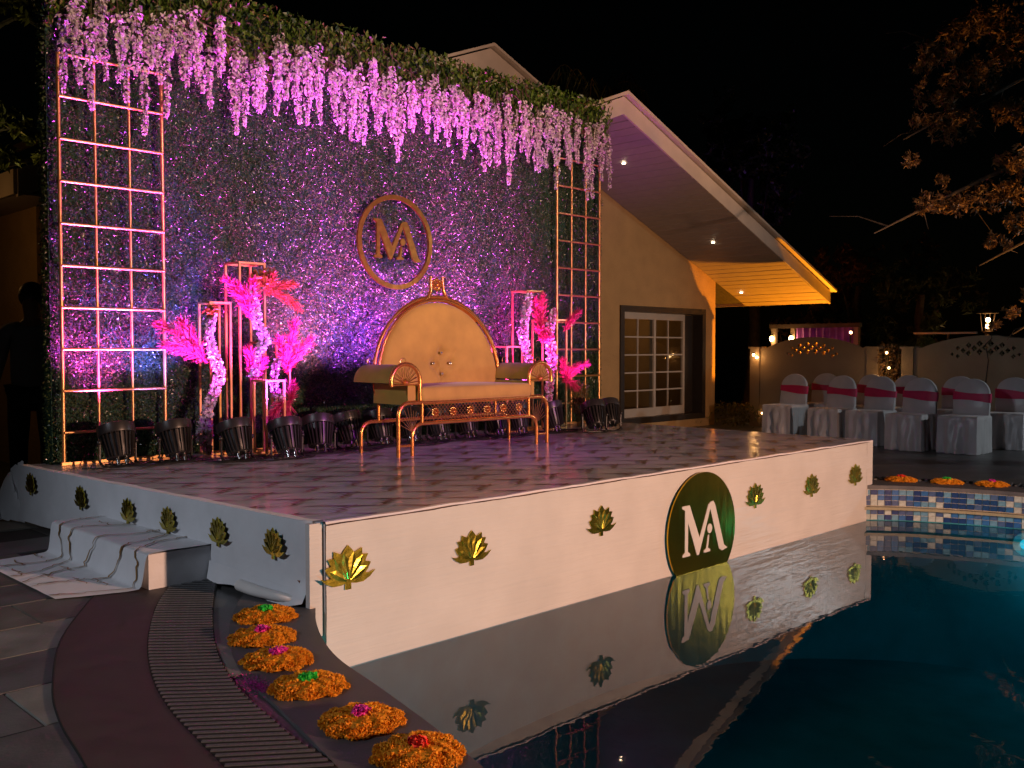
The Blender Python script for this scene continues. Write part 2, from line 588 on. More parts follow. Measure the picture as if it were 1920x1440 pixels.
b = MB()
PCX, PCY = 2.8, 3.8
V = []
for rr_ in (None, 9.0, 30.0, 160.0):
    for p in pool:
        if rr_ is None:
            V.append((p[0], p[1], 0.0))
        else:
            a = math.atan2(p[1] - PCY, p[0] - PCX)
            V.append((PCX + rr_ * math.cos(a), PCY + rr_ * math.sin(a), 0.0))
F = []
for k in range(3):
    for i in range(NP):
        j = (i + 1) % NP
        F.append((k * NP + i, k * NP + j, (k + 1) * NP + j, (k + 1) * NP + i))
b.add(V, F)
me = b.mesh('pool_deck', M['deck'])
struct(put('pool_deck', me))

b = MB()
n = NP
V = [(p[0], p[1], 0.012) for p in pool_in] + [(p[0], p[1], 0.012) for p in pool_out] + [(p[0], p[1], -0.022) for p in pool_in] + [(p[0], p[1], -0.022) for p in pool_out]
F = []
for i in range(n):
    j = (i + 1) % n
    F += [(i, j, n + j, n + i), (i, 2 * n + i, 2 * n + j, j), (n + i, n + j, 3 * n + j, 3 * n + i), (2 * n + i, 3 * n + i, 3 * n + j, 2 * n + j)]
b.add(V, F)
o = b.build('pool_coping', M['coping'])
struct(o)

b = MB()
V = []
for z in (-0.004, -1.6):
    V += [(p[0], p[1], z) for p in pool]
b.add(V, [(i, (i + 1) % n, n + (i + 1) % n, n + i) for i in range(n)] + [tuple(n + i for i in range(n))])
basin = struct(b.build('pool_basin', M['basin']))

b = MB()
b.add([(p[0], p[1], WL) for p in (pool if SG < 0 else pool[::-1])], [tuple(range(n))])
struct(b.build('water', M['water']))

# far pool wall: mosaic tiles one by one, ledge, drain
far = resample([p for p in pool if p[1] > 7.0 and p[0] > 2.35], 62)
inw = []
for i in range(62):
    t = far[min(i + 1, 61)] - far[max(i - 1, 0)]
    t /= np.linalg.norm(t)
    inw.append((np.array((t[1], -t[0])) * SG, t))
b = MB()
for i in range(61):
    p, q = far[i], far[i + 1]
    a0, a1 = p + inw[i][0] * 0.004, q + inw[i + 1][0] * 0.004
    b.add([(a0[0], a0[1], -0.30), (a1[0], a1[1], -0.30), (a1[0], a1[1], -0.024), (a0[0], a0[1], -0.024)], [(0, 1, 2, 3)])
b.build('grout_bed', M['grout'], basin)
b = MB()
for i in range(61):
    p, q = far[i], far[i + 1]
    P_ = [p + inw[i][0] * 0.003, q + inw[i + 1][0] * 0.003, q + inw[i + 1][0] * 0.065, p + inw[i][0] * 0.065]
    V = [(a[0], a[1], -0.205) for a in P_] + [(a[0], a[1], -0.180) for a in P_]
    b.add(V, [(4, 5, 6, 7), (3, 2, 1, 0), (2, 3, 7, 6)])
b.build('ledge', M['ledge'], basin)
tile_me = []
for m in M['tiles']:
    t = MB()
    t.box((0, 0, 0), (0.0445, 0.008, 0.0445))
    tile_me.append(t.mesh('tile', m))
for i in range(61):
    mid = (far[i] + far[i + 1]) / 2 + inw[i][0] * 0.006
    ang = math.atan2(inw[i][1][1], inw[i][1][0])
    for k, z in enumerate((-0.052, -0.101, -0.150, -0.231, -0.280)):
        w_ = (3, 3, 4, 4, 3) if k != 1 else (4, 3, 3, 3, 3)
        o = put('tile', random.choices(tile_me, w_)[0], basin, (mid[0], mid[1], z), ang)
        o.scale = (np.linalg.norm(far[i + 1] - far[i]) / 0.049, 1, 1)

# pool lamp on the far wall, under water
pl = thing('pool_lamp', 'round cyan underwater lamp on the tiled pool wall', 'pool lamp', (4.44, 8.235, -0.43), math.atan2(-.6, .8))
MB().lathe([(0.0, 0), (0.085, 0.0), (0.10, 0.012), (0.10, 0.03), (0.0, 0.03)], 20, Matrix.Rotation(PI / 2, 4, 'X')).build('rim', M['white'], pl)
MB().lathe([(0.0, 0), (0.045, 0.0), (0.04, 0.010), (0.0, 0.014)], 20, Matrix.Translation((0, -0.03, 0)) @ Matrix.Rotation(PI / 2, 4, 'X')).build('lens', M['poolglow'], pl)
for nm, lc, pw0 in (('pool_light', (4.40, 7.95, -0.60), 3), ('added_pool_fill', (0.9, 2.7, -1.0), 75)):  # the second, unseen light is added to turn the water teal
    lo = light(nm, 'POINT', lc, None, pw0, (0.04, 0.60, 0.72), 0.08)

# maroon band, drain and its grate
gl_pts = [(-1.86, 5.65), (-1.81, 5.13), (-1.72, 4.6), (-1.54, 4.01), (-1.35, 3.56), (-1.17, 3.24), (-1.0, 3.0), (-.87, 2.82), (-.66, 2.52), (-.42, 2.12)]
gr_pts = [(-1.60, 5.65), (-1.57, 5.13), (-1.47, 4.7), (-1.32, 4.21), (-1.17, 3.81), (-.99, 3.45), (-.80, 3.17), (-.68, 3.0), (-.56, 2.86), (-.36, 2.56), (-.12, 2.16)]
ma_pts = [(-2.22, 5.65), (-2.18, 5.25), (-2.11, 4.85), (-1.93, 4.09), (-1.69, 3.5), (-1.5, 3.15), (-1.27, 2.82), (-1.0, 2.42), (-.72, 2.0)]
GL, GR, MA = (resample(spline(p, 8), 92) for p in (gl_pts, gr_pts, ma_pts))
# paving at the left: each slab a piece
pav = MB()
pav.add([tuple(W(u, v, 0.002)) for u, v in ((-3.2, -0.2), (-0.2, -0.2), (-0.2, 2.3), (-1.45, 5.4), (-3.2, 5.6))], [(4, 3, 2, 1, 0)])
pav_ob = struct(pav.build('paving', M['black']))
slab_me = {}
for key in ('slab_a', 'slab_b', 'slab_c'):
    t = MB()
    x, y, h, c = 0.846 / 2, 0.416 / 2, 0.012, 0.004
    t.add([(-x, -y, 0), (x, -y, 0), (x, y, 0), (-x, y, 0), (-x + c, -y + c, h), (x - c, -y + c, h), (x - c, y - c, h), (-x + c, y - c, h)],
          [(4, 5, 6, 7), (0, 1, 5, 4), (1, 2, 6, 5), (2, 3, 7, 6), (3, 0, 4, 7)])
    slab_me[key] = t.mesh('slab', M[key])
for r_ in range(14):
    v = -0.10 + r_ * 0.42
    for k in range(4):
        u = -0.56 - k * 0.85 - (0.42 if r_ % 2 else 0.0)
        if r_ == 7:
            key = 'slab_b'
        else:
            key = random.choices(('slab_a', 'slab_b', 'slab_c'), (5, 2, 3))[0]
        p = W(u, v, 0.0)
        if p.x > float(np.interp(p.y, MA[::-1, 1], MA[::-1, 0])) + 0.45:
            continue
        put('slab', slab_me[key], pav_ob, (p.x, p.y, random.uniform(-0.0015, 0.001)), RZ)

b = MB()
V = [(p[0], p[1], 0.016) for p in MA] + [(p[0], p[1], 0.016) for p in GL]
F = [(i, i + 1, 92 + i + 1, 92 + i) for i in range(91)]
V += [(p[0], p[1], 0.0) for p in MA]
F += [(184 + i, 184 + i + 1, i + 1, i) for i in range(91)]
b.add(V, F)
struct(b.build('maroon_path', M['maroon']))
b = MB()
b.tube([(p[0] - 0.004, p[1], 0.013) for p in MA], 0.005, 5)
struct(b.build('path_joint', M['black']))
b = MB()
V = [(p[0], p[1], 0.0145) for p in GL] + [(p[0], p[1], 0.0145) for p in GR]
b.add(V, [(i, i + 1, 92 + i + 1, 92 + i) for i in range(91)])
struct(b.build('drain_shade_sheet', M['black']))  # flat black sheet puts in the shade down in the slots
gt = thing('drain_grate', 'long curved grey slatted drain grate beside the maroon path', 'drain grate', (-1.2, 3.8, 0.0))
bar_me = MB().box((0, 0, 0), (1, 0.0150, 0.004)).mesh('bar', M['grate'])
for i in range(1, 91):
    a, c = GL[i], GR[i]
    d = c - a
    o = put('bar', bar_me, gt, ((a[0] + c[0]) / 2 + 1.2, (a[1] + c[1]) / 2 - 3.8, 0.0185), math.atan2(d[1], d[0]))
    o.scale = (np.linalg.norm(d) - 0.012, 1, 1)
# far drain grate
fo = [p for p in offset(pool, SG * 0.50) if p[1] > 7.4 and p[0] > 2.9]
fo = resample(fo, 64)
gt2 = thing('drain_grate', 'narrow dark drain grate behind the far pool edge marigolds', 'drain grate', (fo[30][0], fo[30][1], 0))
ch = MB()
for i in range(63):
    p, q = fo[i], fo[i + 1]
    t = (q - p) / np.linalg.norm(q - p)
    nrm = np.array((-t[1], t[0])) * 0.11
    ch.add([(a[0] - fo[30][0], a[1] - fo[30][1], 0.005) for a in (p - nrm, q - nrm, q + nrm, p + nrm)], [(0, 1, 2, 3)])
ch.build('channel_shade_sheet', M['black'], gt2)  # flat black sheet stands in for the shade under the bars
bar2 = MB().box((0, 0, 0), (0.21, 0.026, 0.014)).mesh('bar', M['grate'])
for i in range(63):
    p, q = fo[i], fo[i + 1]
    mid = (p + q) / 2 - fo[30]
    put('bar', bar2, gt2, (mid[0], mid[1], 0.012), math.atan2(q[1] - p[1], q[0] - p[0]) + PI / 2)

# ------------------------------------------------------------------ STAGE
stg = thing('stage_platform', 'low white stage with gold veined vinyl floor over the pool edge', 'stage', W(3.0, 1.6, 0), RZ)


def SL(u, v, z):          # stage local
    return (u - 3.0, 1.6 - v, z)


EL = [(-.17, -0.16), (-.168, -.03), (-.10, 1.2), (-.04, 2.2), (.02, 3.18), (.067, 3.285)]


def left_u(v):
    return float(np.interp(v, [p[1] for p in EL], [p[0] for p in EL]))


b = MB()
top = [SL(u, v, ST) for u, v in EL] + [SL(6.02, 3.30, ST), SL(6.05, -0.16, ST)]
b.add(top + [(x, y, ST - 0.03) for x, y, z in top], [tuple(range(len(top)))] + [(i, i + 8, (i + 1) % 8 + 8, (i + 1) % 8) for i in range(8)])
b.build('floor_sheet', M['vinyl'], stg)
# front panel, with boards at both ends
b = MB()
nx, nz_ = 90, 10
V = []
for i in range(nx + 1):
    u = 0.078 + (5.90 - 0.078) * i / nx
    for k in range(nz_ + 1):
        z = WL - 0.006 + (ST - WL) * k / nz_
        V.append(SL(u, 3.315 + 0.0025 * wave(u * 0.7 + z * 2.0, 1.0), z))
F = [(i * (nz_ + 1) + k, (i + 1) * (nz_ + 1) + k, (i + 1) * (nz_ + 1) + k + 1, i * (nz_ + 1) + k + 1) for i in range(nx) for k in range(nz_)]
b.add(V, F)
b.box(SL(2.989, 3.29, 0.047), (5.82, 0.03, 0.724))
b.build('front_panel', M['panel'], stg, True)
MB().box(SL(0.035, 3.275, 0.143), (0.070, 0.035, 0.548)).build('corner_board', M['panel'], stg)
MB().box(SL(5.965, 3.298, 0.165), (0.115, 0.03, 0.50)).build('end_board', M['panel'], stg)
MB().box(SL(6.03, 1.4, 0.2), (0.02, 3.7, 0.42)).build('far_side_panel', M['panel'], stg)
b = MB()
for i in range(60):
    u0, u1 = .07 + 5.93 * i / 60, .07 + 5.93 * (i + 1) / 60
    h0, h1 = 0.004 + 0.004 * wave(u0 * 1.3), 0.004 + 0.004 * wave(u1 * 1.3)
    b.add([SL(u0, 3.300, ST + h0), SL(u1, 3.300, ST + h1), SL(u1, 3.324, ST + h1 - 0.002), SL(u0, 3.324, ST + h0 - 0.002),
           SL(u0, 3.326, ST - 0.012 + h0), SL(u1, 3.326, ST - 0.012 + h1)], [(3, 2, 1, 0), (4, 5, 2, 3)])
b.build('edge_lip', M['vinyl'], stg, True)
b = MB()
b.tube([SL(.08 + 5.85 * i / 80, 3.322, ST - 0.013 + 0.003 * wave(i * 0.09)) for i in range(81)], 0.0035, 5)
b.build('edge_seam', M['veindark'], stg)
# side skirt of cloth
b = MB()
ns, nk = 110, 14
V = []
for i in range(ns + 1):
    v = -0.16 + (3.255 + 0.16) * i / ns
    for k in range(nk + 1):
        t = k / nk
        flare = 0.0
        bot = 0.03
        if v > 2.5:
            s_ = min(1, (v - 2.5) / 0.5)
            flare = 0.05 * s_ * max(0, t - 0.72) / 0.28
            bot = 0.035 + 0.035 * math.sin((v - 2.5) * 8) * s_
        z = ST + 0.006 - t * (ST - bot)
        off = -0.012 - 0.010 * t + (0.004 + 0.008 * t) * wave(v * 0.5 + t * 0.4, 2.0) * 0.6 - flare
        V.append(SL(left_u(v) + off, v, z))
F = [(i * (nk + 1) + k, (i + 1) * (nk + 1) + k, (i + 1) * (nk + 1) + k + 1, i * (nk + 1) + k + 1) for i in range(ns) for k in range(nk)]
b.add(V, F)
# rounded edge on top
V = []
for i in range(ns + 1):
    v = -0.16 + (3.255 + 0.16) * i / ns
    V += [SL(left_u(v) - 0.014 + 0.003 * wave(v * 2), v, ST + 0.005), SL(left_u(v) + 0.045 + 0.012 * wave(v * 1.1, 3), v, ST + 0.004)]
b.add(V, [(2 * i, 2 * i + 1, 2 * i + 3, 2 * i + 2) for i in range(ns)])
b.build('side_cloth', M['cloth'], stg, True)
# loose cloth tail at the back corner
b = MB()
V = []
for i in range(13):
    t = i / 12
    for k in range(9):
        q = k / 8
        u = -0.17 - 0.13 * t * q - 0.02 * t
        v = -0.12 - 0.26 * t + 0.05 * wave(q + t, 1)
        z = (ST + 0.02) * (1 - q) * (1 - 0.25 * t) + 0.012 + 0.02 * abs(wave(q * 1.7 + t, 4))
        V.append(SL(u, v, z))
b.add(V, [(i * 9 + k, (i + 1) * 9 + k, (i + 1) * 9 + k + 1, i * 9 + k + 1) for i in range(12) for k in range(8)])
b.build('loose_cloth', M['cloth'], stg, True)
# curled cloth hem at the front
b = MB()
V = []
for i in range(25):
    t = i / 24
    v = 2.42 + 0.80 * t
    for k in range(8):
        q = k / 7
        V.append(SL(left_u(v) - 0.035 - q * (0.015 + 0.02 * math.sin(PI * t)) * (1.0 + 0.2 * math.sin(t * 9)), v, 0.120 - 0.03 * t - (0.095 - 0.04 * t) * q ** 0.7 + 0.008 * math.sin(t * 14 + q * 3) * q))
b.add(V, [(i * 8 + k, (i + 1) * 8 + k, (i + 1) * 8 + k + 1, i * 8 + k + 1) for i in range(24) for k in range(7)])
b.build('cloth_hem', M['cloth'], stg, True)


def ribbon(b, pts, w):
    """flat printed line on a surface; pts (x, y, z) with width list"""
    P = [Vector(p) for p in pts]
    V = []
    for i, p in enumerate(P):
        d = P[min(i + 1, len(P) - 1)] - P[max(i - 1, 0)]
        s = Vector((-d.y, d.x, 0))
        if s.length < 1e-6:
            s = Vector((0, 1, 0))
        s.normalize()
        ww = w[i] if isinstance(w, (list, tuple)) else w
        V += [p + s * ww / 2, p - s * ww / 2]
    b.add(V, [(2 * i, 2 * i + 1, 2 * i + 3, 2 * i + 2) for i in range(len(P) - 1)])


PA = R(4.5)
prow, pcol = np.array((math.cos(PA), math.sin(PA))), np.array((-math.sin(PA), math.cos(PA)))


def on_stage(x, y, pad=0.03):
    du, dv = x - OX, y - OY
    u, v = S2 * (du + dv), S2 * (du - dv)
    return 0.02 < v < 3.29 and left_u(v) + pad < u < 5.99, u, v


def printed(b, pts, wd_, h):
    run, rw = [], []
    for p, w_ in list(zip(pts, wd_)) + [(None, 0)]:
        ok = False
        if p is not None:
            ok, u, v = on_stage(p[0], p[1])
        if ok:
            run.append(SL(u, v, ST + h))
            rw.append(w_)
        else:
            if len(run) > 1:
                ribbon(b, run, rw)
            run, rw = [], []


bl_, bz_ = MB(), MB()
for r_ in range(-4, 42):
    q0 = 3.9 + r_ * 0.24
    off = 0.25 if r_ % 2 else 0.0
    for k in range(-8, 16):
        p0 = k * 0.50 + off + random.uniform(-0.02, 0.02)
        # line of the row, tapered at both ends
        ln = random.uniform(0.36, 0.46)
        pts, wd_ = [], []
        for i in range(9):
            t = i / 8
            c_ = prow * (p0 + 0.03 + ln * t) + pcol * (q0 + 0.010 * wave(p0 + t * 0.5, r_))
            pts.append(c_)
            wd_.append(0.004 + 0.026 * math.sin(PI * t) ** 0.7 * random.uniform(0.55, 1))
        printed(bl_, pts, wd_, 0.004)
        zz = [(0.085, 0.275, .008), (0.050, 0.215, .024), (-0.004, 0.190, .030), (0.036, 0.160, .034), (-0.022, 0.128, .036), (0.020, 0.100, .034), (-0.026, 0.070, .030), (-0.004, 0.035, .022), (-0.060, -0.025, .008)]
        pts = [prow * (p0 + a_ * 0.8 + random.uniform(-.006, .006)) + pcol * (q0 + b_ + random.uniform(-.004, .004)) for a_, b_, w_ in zz]
        sc_ = random.uniform(0.7, 1.05)
        printed(bz_, pts, [w_ * sc_ for a_, b_, w_ in zz], 0.0065)
struct(bl_.build('printed_line', M['veindark'], stg), 'stuff')
struct(bz_.build('gold_vein', M['vein'], stg), 'stuff')

# step block with its runner
stp = thing('step_block', 'white cloth covered step with gold veined runner beside the stage', 'step', W(-0.45, 1.8, 0), RZ)
prof = [(-0.80, 0.018), (-0.60, 0.020), (-0.47, 0.022), (-0.432, 0.032), (-0.420, 0.07), (-0.412, 0.13), (-0.404, 0.182), (-0.385, 0.203), (-0.30, 0.207), (-0.16, 0.206), (-0.035, 0.206)]
prof_s = [tuple(p) for p in spline(prof, 4)]


def PL(u, v, z):
    return (u + 0.45, 1.8 - v, z)


def v_range(u):
    # the runner widens slightly over the block
    t = min(1, max(0, (u + 0.80) / 0.4))
    return 1.12 - 0.02 * t, 2.27 + 0.15 * t


b = MB()
V = []
nv = 46
for (u, z) in prof_s:
    v0, v1 = v_range(u)
    for k in range(nv + 1):
        q = k / nv
        v = v0 + (v1 - v0) * q
        rip = 0.006 * wave(v * 0.9 + u * 1.5, 1.3)
        V.append(PL(u + (rip if 0.03 < z < 0.2 else 0), v, z + 0.4 * abs(rip)))
b.add(V, [(i * (nv + 1) + k, i * (nv + 1) + k + 1, (i + 1) * (nv + 1) + k + 1, (i + 1) * (nv + 1) + k) for i in range(len(prof_s) - 1) for k in range(nv)])
b.build('runner', M['cloth'], stp, True)
b = MB()
b.box(PL(-0.215, 1.765, 0.100), (0.35, 1.29, 0.195))
b.build('block', M['cloth'], stp)
ps = resample(prof_s, 60)
for j, vc in enumerate((1.28, 1.53, 1.78, 2.03, 2.26)):
    b = MB()
    pts, wd_ = [], []
    for i in range(60):
        u, z = ps[i]
        v0, v1 = v_range(u)
        jag = 0.05 * math.copysign(1, math.sin(i * 0.55 + j)) * (0.4 + 0.6 * random.random()) if i % 7 in (3, 4) else 0
        v = vc + 0.10 * math.sin(i * 0.10 + j * 1.4) + jag * 0.5
        if v > v1 - 0.03 or v < v0 + 0.02:
            continue
        nx_ = -0.006 if 0.03 < z < 0.2 else 0
        pts.append(PL(u + nx_ - 0.003, v, z + 0.008))
        wd_.append(0.0035 + 0.0055 * abs(math.sin(i * 0.23 + j)))
    V = []
    for i, p in enumerate(pts):
        V += [(p[0], p[1] - wd_[i], p[2]), (p[0], p[1] + wd_[i], p[2])]
    b.add(V, [(2 * i, 2 * i + 1, 2 * i + 3, 2 * i + 2) for i in range(len(pts) - 1)])
    b.build('gold_vein', M['vein_step'], stp)
for j in range(9):
    u = random.choice((-0.74, -0.66, -0.58, -0.52, -0.30, -0.22, -0.12))
    v = 1.2 + 0.115 * j
    z = float(np.interp(u, [p[0] for p in prof], [p[1] for p in prof])) + 0.0085
    pts = [PL(u + 0.02 * wave(i * 0.21 + j), v + 0.028 * i - 0.1, z) for i in range(8)]
    b = MB()
    ribbon(b, pts, [0.004, 0.007, 0.010, 0.006, 0.009, 0.008, 0.006, 0.003])
    b.build('gold_vein', M['vein_step'], stp)

# ------------------------------------------------------------------ BACKDROP
bd = thing('flower_wall_backdrop', 'tall green boxwood foliage wall lit purple behind the sofa', 'backdrop', W(0, 0, ST), RZ)
BH = 3.60
b = MB()
b.box((3.05, 0.085, BH / 2), (6.10, 0.13, BH))
b.build('backing', M['backing'], bd)
b = MB()
b.tube([(0.9 + 5.2 * i / 20, 0.02, BH + 0.012) for i in range(21)], 0.010, 6)
b.build('top_bar', M['gold_bar'], bd)
mats = []
for k in range(4):
    N = 4200
    pw, ph = 0.61, 0.60
    c = np.stack([rng.uniform(-pw / 2, pw / 2, N), -0.006 - 0.045 * rng.random(N) ** 1.3, rng.uniform(-ph / 2, ph / 2, N)], 1)
    c[:, 1] -= 0.012 * np.sin(c[:, 0] * 23 + k) * np.sin(c[:, 2] * 19 + 2 * k)
    d = rand_unit(N)
    d[:, 1] = -np.abs(d[:, 1]) * 0.75
    mb = MB().leaves(c, d, rand_unit(N), rng.uniform(0.013, 0.023, N), rng.uniform(0.008, 0.013, N), 0.25)
    mats.append(mb.mesh('foliage_panel', M['leaf_box']))
for i in range(10):
    for k in range(6):
        o = put('foliage_panel', random.choice(mats), bd, (0.305 + i * 0.61, 0.022 + random.uniform(-0.008, 0.008), 0.30 + k * 0.60))
        o.rotation_euler = (0, random.choice((0, PI)), 0)
# side leaves at the visible edge
N = 1400
c = np.stack([np.full(N, -0.004) - 0.02 * rng.random(N), rng.uniform(0.0, 0.15, N), rng.uniform(0, BH, N)], 1)
MB().leaves(c, rand_unit(N), rand_unit(N), 0.026, 0.015, 0.2).build('edge_foliage', M['leaf_box'], bd)['kind'] = 'stuff'

# trellises
def trellis(name, label, u0, w_):
    t = thing(name, label, 'trellis', W(u0, 0.085, ST), RZ)
    for k in range(4):
        r_ = 0.0135 if k in (0, 3) else 0.010
        MB().tube([(w_ * k / 3, 0, 0.0), (w_ * k / 3, 0, 2.92)], r_, 8).build('post', M['gold_bar'], t, True)
    for k in range(10):
        z = 0.235 + 0.2975 * k
        MB().tube([(0, -0.014, z), (w_, -0.014, z)], 0.0105, 8).build('rail', M['gold_bar'], t, True)
    MB().box((w_ / 2, 0, 0.012), (w_ + 0.04, 0.03, 0.02)).build('base_rail', M['gold_bar'], t)
    return t


trellis('gold_trellis', 'gold grid trellis at the backdrop end beside the step', 0.045, 0.755)
trellis('gold_trellis', 'gold grid trellis at the backdrop end beside the house window', 5.265, 0.72)

# leafy garland along the top
ga = thing('leaf_garland', 'thick green ivy garland along the top of the flower wall', 'garland', W(0, 0, ST + BH - 0.25), RZ)
N = 7500
uu_ = rng.uniform(-0.03, 6.13, N)
dep = np.array([0.40 + 0.13 * wave(x * 0.6, 1) + 0.10 * wave(x * 1.9, 4) for x in uu_])
q = rng.random(N) ** 0.9
c = np.stack([uu_, -0.03 - 0.13 * rng.random(N) * (1 - 0.3 * q), 0.27 - q * dep * 1.15 + 0.05 * rng.random(N)], 1)
d = rand_unit(N) * 0.8 + np.array([0, -0.15, -0.75])
MB().leaves(c, d, rand_unit(N) + np.array([0.8, 0, 0]), rng.uniform(0.035, 0.075, N), rng.uniform(0.022, 0.045, N), 0.25).build('leaves', M['leaf_vine'], ga)
b = MB()
for k in range(46):
    u = random.uniform(0, 5.9)
    pts = [(u + 0.06 * i * random.uniform(-0.5, 1.2), -0.06 - 0.10 * random.random(), 0.24 - 0.075 * i) for i in range(6)]
    b.tube(pts, 0.004, 4)
struct(b.build('vine_stems', M['stem'], ga), 'stuff')
N = 420
c = np.stack([rng.uniform(0, 6.1, N), rng.uniform(-0.06, 0.10, N), 0.255 + 0.06 * rng.random(N)], 1)
MB().leaves(c, rand_unit(N) + np.array([0, 0, 0.5]), rand_unit(N), 0.035, 0.018, 0.25).build('top_sprigs', M['leaf_vine'], ga)['kind'] = 'stuff'

# wisteria strands
wis = []
for k in range(12):
    L_ = 0.34 + 0.030 * k
    n_ = int(105 + 140 * L_)
    t = rng.random(n_) ** 0.85
    rad = (0.050 * (1 - t) ** 0.6 + 0.012) * (0.75 + 0.25 * np.sin(t * 17 + k))
    a = rng.uniform(0, 2 * PI, n_)
    sway = 0.014 * np.sin(t * 5 + k)
    c = np.stack([np.cos(a) * rad * rng.uniform(0.4, 1, n_) + sway, np.sin(a) * rad * 0.8, -t * L_], 1)
    d = np.stack([0.45 * np.cos(a), 0.45 * np.sin(a), rng.uniform(-1.0, -0.2, n_)], 1) + 0.25 * rand_unit(n_)
    tang = np.stack([-np.sin(a), np.cos(a), np.zeros(n_)], 1) + 0.3 * rand_unit(n_)
    sz = rng.uniform(0.024, 0.046, n_) * (1 - 0.35 * t)
    bl = MB().leaves(c, d, tang, sz, sz * 0.9, 0.2).mesh('blossoms', M['petal'])
    sm = MB().tube([(0.014 * math.sin(x * 5 + k), 0, -L_ * x + 0.12 * (1 - x)) for x in (0, .25, .5, .75, 1)], 0.003, 4).mesh('stem', M['stem'])
    wis.append((bl, sm))
NW = 98
for i in range(NW):
    u = 0.03 + 6.05 * (i + random.uniform(0.1, 0.9)) / NW
    k = random.randrange(12)
    ztop = ST + BH - 0.14 - 0.20 * random.random() - 0.12 * max(0, wave(u * 1.1, 2)) - (0.10 if i % 3 == 0 else 0)
    o = thing('wisteria_strand', 'hanging strand of white pink wisteria blossom under the garland', 'flowers', W(u, random.uniform(0.10, 0.20), ztop), random.uniform(0, 6.28), 'wisteria strands hanging on the flower wall')
    put('blossoms', wis[k][0], o)
    put('stem', wis[k][1], o)

# ------------------------------------------------------------------ MONOGRAM shapes
LETTER = [(-.64, .50), (-.42, .50), (-.115, -.10), (.11, .36), (.15, .45), (.22, .49), (.31, .50), (.37, .42), (.66, -.33), (.77, -.40), (.60, -.43), (.50, -.38), (.215, .37), (-.13, -.40), (-.19, -.40), (-.465, .20),
          (-.465, -.30), (-.40, -.34), (-.40, -.38), (-.62, -.38), (-.62, -.34), (-.555, -.30), (-.555, .42), (-.64, .46)]
FOOT = [(.145, -.09), (.185, -.09), (.15, -.32), (.22, -.35), (.22, -.39), (.02, -.39), (.02, -.35), (.09, -.32)]
DOT = [(0.20 + 0.075 * math.cos(t * PI / 12), 0.02 + 0.085 * math.sin(t * PI / 12)) for t in range(24)]


def sc(poly, s):
    return [(p[0] * s, p[1] * s) for p in poly]


sg = thing('monogram_sign', 'round gold ring with MA monogram mounted on the foliage wall', 'sign', W(3.03, 0.10, 2.24), RZ)
Ro, Ri = 0.435, 0.392
ring_o = [(Ro * math.cos(t * PI / 40), Ro * math.sin(t * PI / 40)) for t in range(80)]
ring_i = [(Ri * math.cos(t * PI / 40), Ri * math.sin(t * PI / 40)) for t in range(80)]
holed(ring_o, [ring_i], -0.012, 0.012, M['sign_gold'], 'ring', sg)
b = MB()
b.prism(sc(LETTER, 0.40), -0.010, 0.010)
b.prism(sc(FOOT, 0.40), -0.010, 0.010)
b.prism(sc(DOT, 0.40), -0.010, 0.010)
b.build('letters', M['sign_gold'], sg)
b = MB()
for t in (0.3, 2.2, 4.1, 5.5):
    b.tube([(0.41 * math.cos(t), 0.0, 0.41 * math.sin(t)), (0.41 * math.cos(t), 0.09, 0.41 * math.sin(t))], 0.004, 5)
for x, z in ((-.2, .0), (.0, .0), (.2, 0.0)):
    b.tube([(x * 1.02 + (-.0), 0.0, z), (x, 0.09, z)], 0.004, 5)
b.build('mount_pins', M['wire'], sg)

md = thing('monogram_medallion', 'large gold mirror disc with white MA monogram on the stage front', 'sign', W(3.23, 3.325, -0.04), RZ)
disc = []
for t in range(97):
    a = -PI / 2 + 2 * PI * t / 96
    x, z = 0.42 * math.cos(a), 0.42 * math.sin(a)
    if z > -0.285:
        disc.append((x, z))
b = MB()
b.prism(disc, -0.020, -0.010)
b.build('disc', M['foil_flat'], md)
b = MB()
for p in (LETTER, FOOT, DOT):
    b.prism(sc(p, 0.405), -0.0235, -0.0195)
b.build('letters', M['letter'], md)

# lotus cut-outs
half = [(.05, -.36), (.05, -.25), (.13, -.27), (.27, -.27), (.40, -.20), (.50, -.10), (.40, -.135), (.31, -.12), (.36, -.06), (.415, .05), (.31, .085), (.33, .13), (.365, .20), (.255, .215), (.255, .26), (.255, .325), (.15, .275), (.10, .27), (.07, .32), (0, .40)]
lot = half + [(-x, z) for x, z in reversed(half[:-1])]


def lotus_mesh(w_, seed):
    rr = random.Random(seed)
    k = w_
    mb = MB()
    mb.prism([(x * k * 1.0, z * k * 0.88) for x, z in lot], -0.004, 0.002)
    # raised petals
    for a in (-60, -35, -12, 12, 35, 60):
        ca, sa = math.sin(R(a)), math.cos(R(a))
        Lp = 0.42 * k * (0.86 if abs(a) > 50 else 1.0)
        base = (0, -0.20 * k)
        P = []
        for t, wd_ in ((0.12, 0.02), (0.5, 0.065), (0.78, 0.055), (1.0, 0.0)):
            P.append((base[0] + ca * Lp * t * 1.05, base[1] + sa * Lp * t * 1.1, wd_ * k))
        V = []
        for (x, z, w2) in P:
            V += [(x - sa * w2, -0.0045, z + ca * w2), (x, -0.0065 - rr.uniform(0, 0.002), z), (x + sa * w2, -0.0045, z - ca * w2)]
        F = []
        for i in range(3):
            F += [(3 * i, 3 * i + 1, 3 * i + 4, 3 * i + 3), (3 * i + 1, 3 * i + 2, 3 * i + 5, 3 * i + 4)]
        mb.add(V, F)
    return mb.mesh('lotus_cutout', M['foil'])


